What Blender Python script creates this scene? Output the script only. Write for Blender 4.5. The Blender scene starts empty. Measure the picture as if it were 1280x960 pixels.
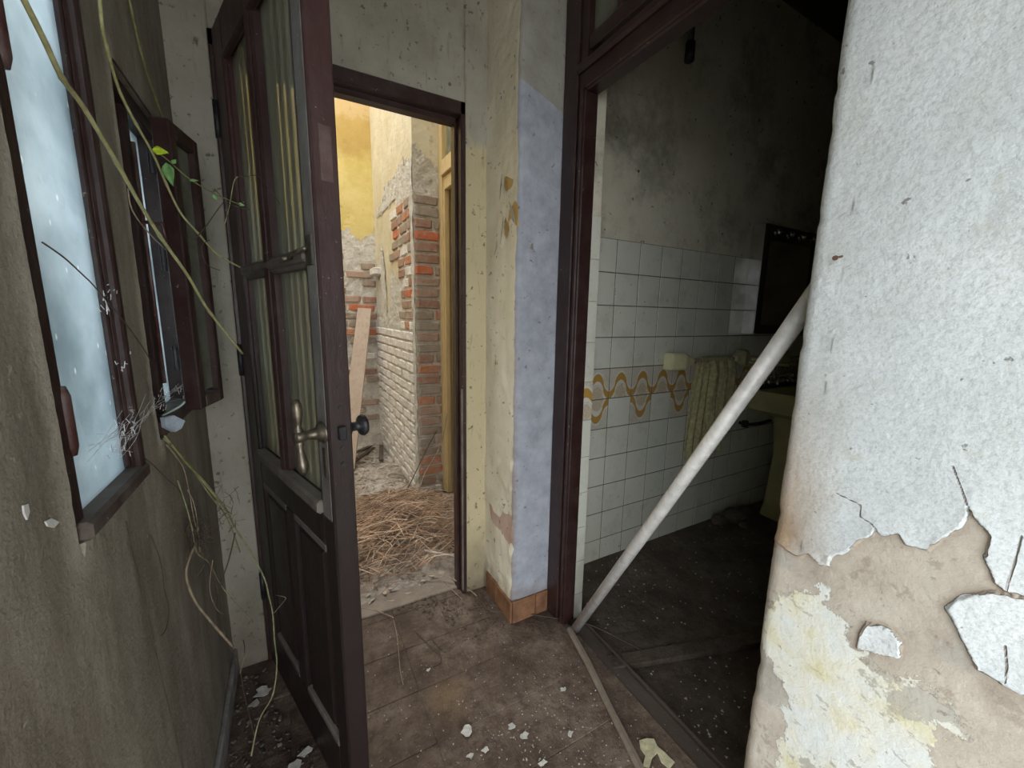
import bpy, bmesh, math, random
import numpy as np
from mathutils import Vector, Matrix, noise as mnoise
random.seed(7)
C = bpy.context.scene.collection
SC = bpy.context.scene

# ------------------------------------------------------------------ camera
F_PX, CAM_H = 497.0, 1.25
YAW, PITCH, ROLL = math.radians(29.05), math.radians(9.6), math.radians(.95)
def cam_axes():
    cy, sy, cp, sp = math.cos(YAW), math.sin(YAW), math.cos(PITCH), math.sin(PITCH)
    Fw = Vector((sy*cp, cy*cp, -sp)); r = Vector((cy, -sy, 0)); u = r.cross(Fw)
    cr, sr = math.cos(ROLL), math.sin(ROLL)
    return cr*r+sr*u, -sr*r+cr*u, Fw
AX = cam_axes()
cam = bpy.data.objects.new('camera', bpy.data.cameras.new('camera')); C.objects.link(cam)
cam.matrix_world = Matrix(((AX[0].x, AX[1].x, -AX[2].x, 0), (AX[0].y, AX[1].y, -AX[2].y, 0), (AX[0].z, AX[1].z, -AX[2].z, CAM_H), (0, 0, 0, 1)))
cam.data.sensor_width = 36; cam.data.lens = F_PX/1280*36; cam.data.clip_start = .02
SC.camera = cam
def ray(px, py): return AX[0]*((px-640)/F_PX) + AX[1]*(-(py-480)/F_PX) + AX[2]
def onX(px, py, X): d = ray(px, py); t = X/d.x; return Vector((X, d.y*t, CAM_H+d.z*t))
def onY(px, py, Y): d = ray(px, py); t = Y/d.y; return Vector((d.x*t, Y, CAM_H+d.z*t))
def onZ(px, py, Z=0.): d = ray(px, py); t = (Z-CAM_H)/d.z; return Vector((d.x*t, d.y*t, Z))

# ------------------------------------------------------------------ light
w = bpy.data.worlds.new('sky'); SC.world = w; w.use_nodes = True
bg = w.node_tree.nodes['Background']; bg.inputs[0].default_value = (.93, .965, 1.0, 1); bg.inputs[1].default_value = 1.6
SC.view_settings.view_transform = 'Standard'; SC.view_settings.look = 'None'; SC.view_settings.gamma = 1; SC.view_settings.use_curve_mapping = False
SC.view_settings.exposure = 2.3
def portal(name, loc, rot, sx, sy):
    l = bpy.data.lights.new(name, 'AREA'); l.shape = 'RECTANGLE'; l.size = sx; l.size_y = sy; l.cycles.is_portal = True
    o = bpy.data.objects.new(name, l); o.location = loc; o.rotation_euler = rot; C.objects.link(o)
PI = math.pi
portal('side_opening_portal', (-.40, -1.07, 1.1), (0, -PI/2, 0), 2.1, 1.86)
portal('back_opening_portal', (.25, -2.25, 1.15), (PI/2, 0, 0), 1.1, 2.3)
portal('yard_sky_portal', (.2, 2.9, 4.4), (0, 0, 0), 3.0, 2.4)

# ------------------------------------------------------------------ node helper
class M:
    def __init__(s, name, rough=.85, spec=.3):
        s.m = bpy.data.materials.new(name); s.m.use_nodes = True; s.t = s.m.node_tree; s.t.nodes.clear()
        s.out = s.n('ShaderNodeOutputMaterial'); s.b = s.n('ShaderNodeBsdfPrincipled'); s.t.links.new(s.b.outputs[0], s.out.inputs[0])
        s.b.inputs['Roughness'].default_value = rough; s.b.inputs['Specular IOR Level'].default_value = spec
        s._pos = None
    def n(s, k): return s.t.nodes.new(k)
    def put(s, sock, v):
        if v is None: return
        if hasattr(v, 'is_output'): s.t.links.new(v, sock)
        elif isinstance(v, (tuple, list)): sock.default_value = (*v, 1) if (len(v) == 3 and len(sock.default_value) == 4) else v
        else: sock.default_value = v
    def pos(s, world=True):
        if world:
            if s._pos is None: s._pos = s.n('ShaderNodeNewGeometry').outputs['Position']
            return s._pos
        return s.n('ShaderNodeTexCoord').outputs['Object']
    def mapv(s, scale=(1, 1, 1), loc=(0, 0, 0), world=True):
        m = s.n('ShaderNodeMapping'); m.inputs['Scale'].default_value = scale; m.inputs['Location'].default_value = loc
        s.t.links.new(s.pos(world), m.inputs[0]); return m.outputs[0]
    def noise(s, sc, det=4, ro=.6, vec=None, dist=0.):
        n = s.n('ShaderNodeTexNoise'); n.inputs['Scale'].default_value = sc; n.inputs['Detail'].default_value = det
        n.inputs['Roughness'].default_value = ro; n.inputs['Distortion'].default_value = dist
        s.t.links.new(vec or s.pos(), n.inputs['Vector']); return n.outputs['Fac']
    def vor(s, sc, vec=None, feat='F1', rnd=1.):
        n = s.n('ShaderNodeTexVoronoi'); n.feature = feat; n.inputs['Scale'].default_value = sc; n.inputs['Randomness'].default_value = rnd
        s.t.links.new(vec or s.pos(), n.inputs['Vector']); return n.outputs['Distance']
    def math(s, op, a, b=None, c=None, clamp=False):
        n = s.n('ShaderNodeMath'); n.operation = op; n.use_clamp = clamp
        s.put(n.inputs[0], a); s.put(n.inputs[1], b)
        if c is not None: s.put(n.inputs[2], c)
        return n.outputs[0]
    def step(s, v, lo, hi, a=0., b=1.):
        n = s.n('ShaderNodeMapRange'); n.clamp = True; s.put(n.inputs[0], v)
        for i, x in enumerate((lo, hi, a, b)): n.inputs[i+1].default_value = x
        return n.outputs[0]
    def mix(s, f, a, b, mode='MIX'):
        n = s.n('ShaderNodeMix'); n.data_type = 'RGBA'; n.blend_type = mode
        s.put(n.inputs[0], f); s.put(n.inputs[6], a); s.put(n.inputs[7], b); return n.outputs[2]
    def ramp(s, f, stops, const=False):
        n = s.n('ShaderNodeValToRGB'); r = n.color_ramp
        if const: r.interpolation = 'CONSTANT'
        while len(r.elements) < len(stops): r.elements.new(.5)
        for e, (p, c) in zip(r.elements, stops): e.position = p; e.color = (*c, 1)
        s.put(n.inputs[0], f); return n.outputs[0]
    def attr(s, name):
        n = s.n('ShaderNodeAttribute'); n.attribute_name = name; return n.outputs['Fac']
    def sep(s, v):
        n = s.n('ShaderNodeSeparateXYZ'); s.put(n.inputs[0], v); return n.outputs
    def rand(s): return s.n('ShaderNodeObjectInfo').outputs['Random']
    def bump(s, h, dist=.01, st=1., prev=None):
        n = s.n('ShaderNodeBump'); n.inputs['Distance'].default_value = dist; n.inputs['Strength'].default_value = st
        s.put(n.inputs['Height'], h)
        if prev is not None: s.put(n.inputs['Normal'], prev)
        return n.outputs[0]
    def fin(s, col=None, nor=None, rough=None, metal=None):
        s.put(s.b.inputs['Base Color'], col); s.put(s.b.inputs['Normal'], nor); s.put(s.b.inputs['Roughness'], rough); s.put(s.b.inputs['Metallic'], metal)
        return s.m

def speckle(m, col, spot, sc=60, thr=.62, strength=.7):
    f = m.step(m.noise(sc, 3, .6), thr, thr+.06, 0, strength)
    return m.mix(f, col, spot)

def m_leftwall():
    m = M('dirty_grey_brown_plaster', .9)
    v = m.mapv((5, 5, 1.3))
    c = m.ramp(m.noise(1.6, 6, .65, v), [(.28, (.17, .145, .115)), (.48, (.30, .265, .215)), (.7, (.42, .385, .32))])
    st = m.noise(2.2, 5, .7, m.mapv((9, 9, .55)))
    c = m.mix(m.step(st, .52, .72, 0, .55), c, (.155, .13, .105))
    c = m.mix(m.step(m.noise(28, 5, .7), .6, .7, 0, .45), c, (.13, .11, .09))
    c = m.mix(m.step(m.noise(45, 4, .6), .66, .72, 0, .6), c, (.55, .51, .44))
    p = m.sep(m.pos()); y, z = p[1], p[2]
    j = m.math('MULTIPLY', m.math('SUBTRACT', m.noise(24, 5, .7), .5), .05)
    yy = m.math('ADD', y, j)
    b1 = m.math('MULTIPLY', m.step(yy, .622, .65), m.step(y, .70, .69)); b1 = m.math('MULTIPLY', b1, m.step(z, .90, .96))
    b2 = m.math('MULTIPLY', m.step(yy, 1.012, 1.03), m.step(y, 1.07, 1.06)); b2 = m.math('MULTIPLY', m.math('MULTIPLY', b2, m.step(z, .93, .96)), m.step(z, 1.74, 1.70))
    c = m.mix(m.math('MULTIPLY', m.math('ADD', b1, b2, None, True), .75), c, (.58, .53, .44))
    c = m.mix(m.step(m.noise(5, 6, .7, m.mapv((1, 1, .7), (2, 5, 1))), .52, .68, 0, .45), c, (.19, .155, .12))
    c = m.mix(m.step(m.noise(160, 3, .7), .55, .7, 0, .4), c, (.12, .1, .08))
    h = m.math('ADD', m.noise(25, 6, .65), m.math('MULTIPLY', m.noise(120, 4, .7), .6))
    return m.fin(c, m.bump(h, .004, .8))
def m_endwall():
    m = M('olive_cream_plaster', .9)
    z = m.sep(m.pos())[2]
    n = m.noise(3.5, 6, .65)
    c = m.ramp(n, [(.3, (.28, .26, .21)), (.55, (.395, .375, .31)), (.75, (.47, .45, .38))])
    # yellow ochre tone on the lower part of the jamb side
    zz = m.math('ADD', z, m.math('MULTIPLY', m.math('SUBTRACT', m.noise(9, 4), .5), .35))
    x = m.sep(m.pos())[0]
    yl = m.math('MULTIPLY', m.step(zz, 1.95, 1.88), m.step(x, .3, .35))
    c = m.mix(m.math('MULTIPLY', yl, .65), c, (.66, .56, .32))
    c = m.mix(m.step(m.noise(6, 6, .7, m.mapv((6, 6, 1.2))), .56, .7, 0, .5), c, (.2, .17, .11))
    low = m.step(zz, .35, .02)
    c = m.mix(m.math('MULTIPLY', low, .75), c, (.13, .1, .07))
    c = speckle(m, c, (.12, .1, .07), 42, .63, .8)
    return m.fin(c, m.bump(m.noise(22, 6, .65), .006, .8))
def m_pillar():
    m = M('peeling_cream_and_blue_grey_paint', .85)
    px, py, pz = m.sep(m.pos())[:3]
    n = m.noise(7, 5, .65)
    cream = m.ramp(n, [(.3, (.80, .74, .57)), (.6, (.90, .85, .69))])
    old = m.ramp(n, [(.3, (.29, .28, .24)), (.6, (.39, .38, .335))])
    blue = m.ramp(m.noise(16, 5, .65), [(.3, (.31, .33, .38)), (.65, (.45, .475, .53))])
    edge = m.math('ADD', py, m.math('MULTIPLY', m.math('SUBTRACT', m.noise(30, 4), .5), .008))
    front = m.step(edge, 1.2835, 1.2825)
    zz = m.math('ADD', pz, m.math('MULTIPLY', m.math('SUBTRACT', m.noise(12, 3), .5), .03))
    zz = m.math('ADD', zz, m.math('MULTIPLY', px, .35))
    top = m.step(zz, 2.275, 2.28)
    fr = m.mix(top, blue, old)
    c = m.mix(front, cream, fr)
    # flaked ochre spots and the pale pink plaster low on the side face
    pk = m.math('MULTIPLY', m.attr('pink'), 1.)
    pk = m.step(m.math('ADD', pk, m.math('MULTIPLY', m.math('SUBTRACT', m.noise(26, 5), .5), .06)), -.002, .002)
    c = m.mix(pk, c, m.ramp(n, [(.3, (.55, .37, .28)), (.7, (.66, .5, .41))]))
    fl = m.attr('flake'); fl = m.step(m.math('ADD', fl, m.math('MULTIPLY', m.math('SUBTRACT', m.noise(60, 3), .5), .012)), -.001, .001)
    c = m.mix(fl, c, (.62, .42, .16))
    zl = m.math('ADD', pz, m.math('MULTIPLY', m.math('SUBTRACT', m.noise(18, 5), .5), .22))
    c = m.mix(m.math('MULTIPLY', m.step(zl, .17, .05), .65), c, (.2, .15, .1))
    # worn corner
    cy = m.math('ADD', m.math('ABSOLUTE', m.math('SUBTRACT', py, 1.272)), m.math('ABSOLUTE', m.math('SUBTRACT', px, .722)))
    cw = m.math('MULTIPLY', m.step(m.math('ADD', cy, m.math('MULTIPLY', m.noise(40, 4), .03)), .035, .02), m.step(pz, 1.4, .5))
    c = m.mix(m.math('MULTIPLY', cw, .7), c, (.3, .23, .19))
    c = speckle(m, c, (.2, .17, .13), 38, .65, .8)
    h = m.math('ADD', m.noise(24, 6, .65), m.math('MULTIPLY', m.math('ADD', pk, fl), -.5))
    return m.fin(c, m.bump(h, .006, .8))
def m_rightwall():
    m = M('peeling_pale_grey_paint', .8, .35)
    n1, n2 = m.noise(4, 6, .6), m.noise(190, 6, .8)
    paint = m.ramp(n1, [(.3, (.50, .535, .53)), (.5, (.58, .62, .62)), (.7, (.67, .70, .69))])
    paint = m.mix(m.step(n2, .48, .60, 0, .5), paint, (.33, .355, .35))
    paint = m.mix(m.step(m.noise(34, 5, .7), .60, .68, 0, .35), paint, (.45, .44, .36))
    paint = m.mix(m.step(m.noise(52, 3, .6), .69, .73, 0, .8), paint, (.13, .12, .1))
    y, z = m.sep(m.pos())[1], m.sep(m.pos())[2]
    # rusty brown edge stain
    ed = m.math('MULTIPLY', m.step(m.math('ADD', y, m.math('MULTIPLY', m.math('SUBTRACT', m.noise(22, 5), .5), .06)), .245, .32), m.math('MULTIPLY', m.step(z, 1.2, .9), m.step(z, .6, .72)))
    paint = m.mix(m.step(m.noise(6, 6, .7, m.mapv((1, 1, .6), (4, 2, 0))), .52, .66, 0, .35), paint, (.36, .37, .35))
    paint = m.mix(m.math('MULTIPLY', ed, .9), paint, (.30, .20, .11))
    d = m.attr('paint')
    jit = m.math('ADD', m.math('MULTIPLY', m.math('SUBTRACT', m.noise(75, 4, .6), .5), .009), m.math('MULTIPLY', m.math('SUBTRACT', m.noise(22, 3, .5), .5), .014))
    d = m.math('ADD', d, jit)
    pm = m.step(d, -.0004, .0004)
    base = m.ramp(m.noise(10, 6, .65), [(.3, (.28, .24, .19)), (.47, (.41, .365, .30)), (.7, (.51, .47, .40))])
    base = m.mix(m.step(m.noise(7, 5, .6, m.mapv((1, 1.0, 1.0), (3, 1, 0))), .55, .59, 0, .7), base, (.36, .345, .30))
    base = m.mix(m.step(m.noise(24, 5, .7), .58, .62, 0, .5), base, (.26, .215, .165))
    w = m.attr('white'); wj = m.math('ADD', w, m.math('MULTIPLY', m.math('SUBTRACT', m.noise(30, 6, .7), .5), .10))
    wm = m.step(wj, -.0006, .0006)
    wcol = m.ramp(m.noise(11, 5, .6), [(.38, (.58, .55, .36)), (.47, (.63, .62, .52)), (.6, (.62, .65, .62))])
    wcol = m.mix(m.step(m.noise(9, 6, .7, m.mapv((1, 1, 1), (0, 7, 3))), .55, .57, 0, .85), wcol, (.38, .36, .30))
    wcol = m.mix(m.step(m.noise(40, 5, .7, m.mapv((1, .6, 1.3))), .60, .63, 0, .6), wcol, (.34, .31, .25))
    base = m.mix(wm, base, wcol)
    base = speckle(m, base, (.22, .19, .14), 60, .67, .8)
    base = m.mix(m.step(d, -.010, -.0, 0, .45), base, (.26, .2, .14))
    c = m.mix(pm, base, paint)
    cr = m.attr('crack'); crm = m.step(m.math('ADD', cr, m.math('MULTIPLY', m.math('SUBTRACT', m.noise(60, 3), .5), .002)), .0013, .0005)
    c = m.mix(m.math('MULTIPLY', crm, .85), c, (.16, .13, .1))
    h = m.math('ADD', m.math('MULTIPLY', pm, .9), m.math('MULTIPLY', wm, .25))
    h = m.math('ADD', h, m.math('MULTIPLY', m.noise(85, 5, .65), .55))
    h = m.math('SUBTRACT', h, m.math('MULTIPLY', crm, .5))
    return m.fin(c, m.bump(h, .0045, .9))
def m_wood(name, a, b, rough=.45, dust=.35, chips=.5, dustcol=(.36, .32, .28), spec=.5, dark_low=False):
    m = M(name, rough, spec)
    c = m.mix(m.noise(6, 4), a, b)
    g = m.noise(14, 5, .7, m.mapv((4, 4, .5)))
    c = m.mix(m.step(g, .5, .75, 0, .5), c, tuple(x*.45 for x in a))
    nz = m.sep(m.n('ShaderNodeNewGeometry').outputs['Normal'])[2]
    d = m.math('MULTIPLY', m.step(m.noise(13, 6, .7), .42, .72), dust)
    d = m.math('ADD', d, m.step(nz, .5, .95, 0, .55), clamp=True)
    c = m.mix(d, c, dustcol)
    c = m.mix(m.step(m.noise(70, 4, .7), .68, .7, 0, chips), c, (.5, .46, .4))
    if dark_low: c = m.mix(m.math('MULTIPLY', m.step(m.math('ADD', m.sep(m.pos())[2], m.math('MULTIPLY', m.noise(8, 5, .7), .5)), 1.85, 1.15), .85), c, (.016, .012, .011))  # paint gets darker towards the bottom
    r = m.math('ADD', m.math('MULTIPLY', d, .45), rough, clamp=True)
    return m.fin(c, m.bump(m.noise(40, 5, .7, m.mapv((1, 1, .35))), .003, .6), r)
def m_dirtfloor(name, base, hi, dark, stain=True, wet=.85):
    m = M(name, wet, .3)
    n = m.noise(5, 7, .7)
    c = m.ramp(n, [(.35, dark), (.5, base), (.66, hi)])
    c = m.mix(m.step(m.noise(26, 7, .8), .48, .62, 0, .7), c, dark)
    c = m.mix(m.step(m.noise(75, 4, .7), .58, .68, 0, .35), c, hi)
    c = m.mix(m.step(m.noise(110, 3, .7), .66, .70, 0, .6), c, (.5, .47, .42))
    if stain:
        p = m.sep(m.pos())
        dx = m.math('SUBTRACT', p[0], .38); dy = m.math('SUBTRACT', p[1], 1.08)
        r = m.math('SQRT', m.math('ADD', m.math('MULTIPLY', dx, dx), m.math('MULTIPLY', dy, dy)))
        r = m.math('ADD', r, m.math('MULTIPLY', m.math('SUBTRACT', m.noise(12, 4), .5), .12))
        c = m.mix(m.step(r, .10, .02, 0, .35), c, (.30, .20, .09))
    return m.fin(c, m.bump(m.math('ADD', m.noise(30, 7, .75), m.math('MULTIPLY', m.noise(9, 4), 1.5)), .012, .9))
def m_plain(name, col, rough=.6, metal=0., var=.25, bump=.3, sc=18, spec=.4, rnd=0.):
    m = M(name, rough, spec)
    n = m.noise(sc, 5, .65)
    c = m.mix(m.step(n, .35, .7), tuple(x*(1-var) for x in col), tuple(min(1, x*(1+var)) for x in col))
    if rnd:
        c = m.mix(m.math('MULTIPLY', m.rand(), rnd), c, tuple(x*.4 for x in col))
    return m.fin(c, m.bump(m.noise(sc*3, 4, .6), .0012, bump) if bump else None, None, metal)
def m_brick():
    m = M('weathered_brick', .9)
    r = m.rand()
    c = m.ramp(r, [(0, (.36, .2, .14)), (.22, (.42, .28, .21)), (.42, (.34, .26, .2)), (.62, (.5, .22, .12)), (.74, (.58, .17, .08)), (.84, (.37, .31, .25))], True)
    n = m.noise(22, 6, .7)
    c = m.mix(m.step(n, .45, .7, 0, .7), c, (.46, .41, .35))
    c = m.mix(m.step(m.noise(50, 4, .7), .6, .7, 0, .6), c, (.13, .1, .08))
    return m.fin(c, m.bump(m.noise(45, 6, .7), .01, 1.))
def m_brick_white():
    m = M('limewashed_brick', .92)
    n = m.noise(16, 6, .7)
    c = m.ramp(n, [(.3, (.62, .56, .5)), (.5, (.8, .76, .72)), (.7, (.88, .86, .84))])
    c = m.mix(m.step(m.noise(38, 5, .7), .57, .66, 0, .7), c, (.4, .29, .22))
    return m.fin(c, m.bump(m.noise(40, 6, .7), .012, 1.))
def m_mortar(name, a, b):
    m = M(name, .95)
    c = m.ramp(m.noise(14, 6, .7), [(.3, a), (.65, b)])
    c = m.mix(m.step(m.noise(45, 5, .7), .58, .66, 0, .7), c, tuple(x*.5 for x in a))
    return m.fin(c, m.bump(m.noise(30, 7, .75), .03, 1.))
def m_yardpaint(name, a, b, z0):
    m = M(name, .9)
    p = m.sep(m.pos())
    c = m.ramp(m.noise(5, 6, .65), [(.3, a), (.65, b)])
    c = m.mix(m.step(m.noise(14, 6, .7, m.mapv((1, 1, .7))), .58, .68, 0, .5), c, tuple(x*.45 for x in a))
    return m.fin(c, m.bump(m.noise(25, 6, .65), .008, .9))
def m_yellow():
    m = M('flaking_yellow_limewash', .9)
    p = m.sep(m.pos())
    c = m.ramp(m.noise(5, 6, .65), [(.3, (.54, .41, .12)), (.65, (.70, .57, .24))])
    zz = m.math('ADD', p[2], m.math('MULTIPLY', m.math('SUBTRACT', m.noise(6, 5), .5), .35))
    c = m.mix(m.math('MULTIPLY', m.step(zz, 2.55, 2.65), .55), c, (.36, .2, .05))
    c = m.mix(m.math('MULTIPLY', m.step(zz, 2.88, 2.92), .6), c, (.62, .45, .25))
    c = m.mix(m.step(m.noise(13, 5, .7), .62, .68, 0, .6), c, (.36, .25, .1))
    return m.fin(c, m.bump(m.noise(25, 6, .65), .008, .9))
def m_tile(pattern=None):
    m = M('glazed_tile_'+(pattern or 'plain'), .22, .5)
    base = m.mix(m.math('MULTIPLY', m.rand(), .5), (.76, .77, .67), (.67, .69, .60))
    col = base
    if pattern:
        p = m.sep(m.pos(False)); u = m.math('DIVIDE', p[0], .076); v = m.math('DIVIDE', p[2], .076)
        c0 = m.math('COSINE', m.math('MULTIPLY', u, PI)); cs = m.math('MULTIPLY', m.math('SIGN', c0), m.math('POWER', m.math('ABSOLUTE', c0), .6))
        if pattern == 'arch': cv = m.math('MULTIPLY_ADD', cs, .60, -.15); d = m.math('SUBTRACT', v, cv)
        else: cv = m.math('MULTIPLY_ADD', cs, -.58, .2); d = m.math('SUBTRACT', cv, v)
        OR, BG, GR = (.50, .29, .06), (.52, .42, .28), (.58, .53, .42)
        sp = m.noise(180, 3, .7, m.pos(False))
        beige = m.mix(m.step(sp, .45, .55), BG, (.66, .58, .44))
        grey = m.mix(m.step(sp, .47, .53), GR, (.68, .67, .58))
        col = m.mix(m.step(d, -.62, -.58), beige, (.7, .69, .62))         # beige heart, white ring
        r2 = m.math('SQRT', m.math('ADD', m.math('MULTIPLY', u, u), m.math('POWER', m.math('ADD', v, .55 if pattern == 'arch' else -.45), 2)))
        col = m.mix(m.math('MULTIPLY', m.step(r2, .55, .51), m.step(r2, .42, .46)), col, grey)
        col = m.mix(m.step(d, -.43, -.40), col, (.71, .7, .62))
        band = m.math('MULTIPLY', m.step(d, -.27, -.24), m.step(d, .24, .21))
        up = m.mix(m.step(d, .36, .40), (.7, .69, .62), grey)
        col = m.mix(m.step(d, .21, .23), col, up)
        col = m.mix(band, col, OR)
    wz = m.sep(m.pos())[2]
    g = m.math('ADD', m.math('MULTIPLY', m.step(wz, .45, .05), .35), m.step(m.noise(8, 6, .7), .5, .75, 0, .35))
    col = m.mix(g, col, (.30, .28, .2))
    col = m.mix(m.step(m.noise(60, 3, .6), .70, .72, 0, .7), col, (.08, .07, .06))
    return m.fin(col, m.bump(m.noise(7, 3), .004, .25), m.step(g, 0, .5, .3, .65))
def m_bathwall():
    m = M('mouldy_plaster', .9)
    c = m.ramp(m.noise(3, 6, .6), [(.3, (.64, .60, .46)), (.65, (.78, .74, .60))])
    c = m.mix(m.step(m.noise(2.6, 8, .75, m.mapv((1, 1, 1), (1.3, 0, .4))), .5, .68, 0, .6), c, (.15, .145, .12))
    c = speckle(m, c, (.05, .05, .04), 30, .66, .9)
    return m.fin(c, m.bump(m.noise(20, 5, .6), .005, .5))
def m_frost():
    m = M('frosted_hammered_glass', .35, .5)
    tr = m.n('ShaderNodeBsdfTranslucent'); gl = m.n('ShaderNodeBsdfGlossy'); mx = m.n('ShaderNodeMixShader')
    v = m.mapv((1, 1, 1)); sp = m.vor(38, m.mapv((1, 1, .6)))
    col = m.mix(m.step(m.noise(5, 4, .6), .35, .7), (.34, .40, .43), (.60, .67, .71))
    col = m.mix(m.step(m.noise(30, 6, .7), .55, .7, 0, .35), col, (.35, .42, .45))
    col = m.mix(m.step(sp, .13, .05, 0, .8), col, (1, 1, 1))
    bm_ = m.bump(m.math('ADD', m.noise(60, 3), m.step(sp, .3, .0)), .01, 1.)
    m.put(tr.inputs[0], col); gl.inputs['Roughness'].default_value = .25; m.put(gl.inputs['Normal'], bm_); m.put(gl.inputs[0], (.9, .95, 1))
    mx.inputs[0].default_value = .1; m.t.links.new(tr.outputs[0], mx.inputs[1]); m.t.links.new(gl.outputs[0], mx.inputs[2]); m.t.links.new(mx.outputs[0], m.out.inputs[0])
    return m.m
def m_doorglass():
    m = M('ribbed_dusty_glass')
    p = m.sep(m.pos(False)); rib = m.math('SINE', m.math('MULTIPLY', p[0], 2*PI/.045))
    bmp = m.bump(rib, .006, .8)
    df = m.n('ShaderNodeBsdfDiffuse'); tl = m.n('ShaderNodeBsdfTranslucent'); gl = m.n('ShaderNodeBsdfGlossy'); rf = m.n('ShaderNodeBsdfRefraction')
    c = m.ramp(m.noise(9, 6, .65, m.mapv((1, 1, .3))), [(.3, (.50, .50, .40)), (.7, (.74, .75, .64))])
    m.put(df.inputs[0], c); m.put(tl.inputs[0], c)
    m.put(rf.inputs[0], (.93, .95, .86)); rf.inputs['Roughness'].default_value = .12; rf.inputs['IOR'].default_value = 1.12; m.put(rf.inputs['Normal'], bmp)
    gl.inputs['Roughness'].default_value = .14; m.put(gl.inputs['Normal'], bmp); m.put(gl.inputs[0], (.8, .85, .85))
    a = m.n('ShaderNodeMixShader'); a.inputs[0].default_value = .5; m.t.links.new(df.outputs[0], a.inputs[1]); m.t.links.new(tl.outputs[0], a.inputs[2])
    b = m.n('ShaderNodeMixShader'); b.inputs[0].default_value = .5; m.t.links.new(a.outputs[0], b.inputs[1]); m.t.links.new(rf.outputs[0], b.inputs[2])
    d = m.n('ShaderNodeMixShader'); d.inputs[0].default_value = .22; m.t.links.new(b.outputs[0], d.inputs[1]); m.t.links.new(gl.outputs[0], d.inputs[2])
    m.t.links.new(d.outputs[0], m.out.inputs[0]); return m.m
def m_darkglass(): return m_plain('dark_dusty_glass', (.16, .17, .13), .25, 0, .3, .1, 10, .5)

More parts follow.
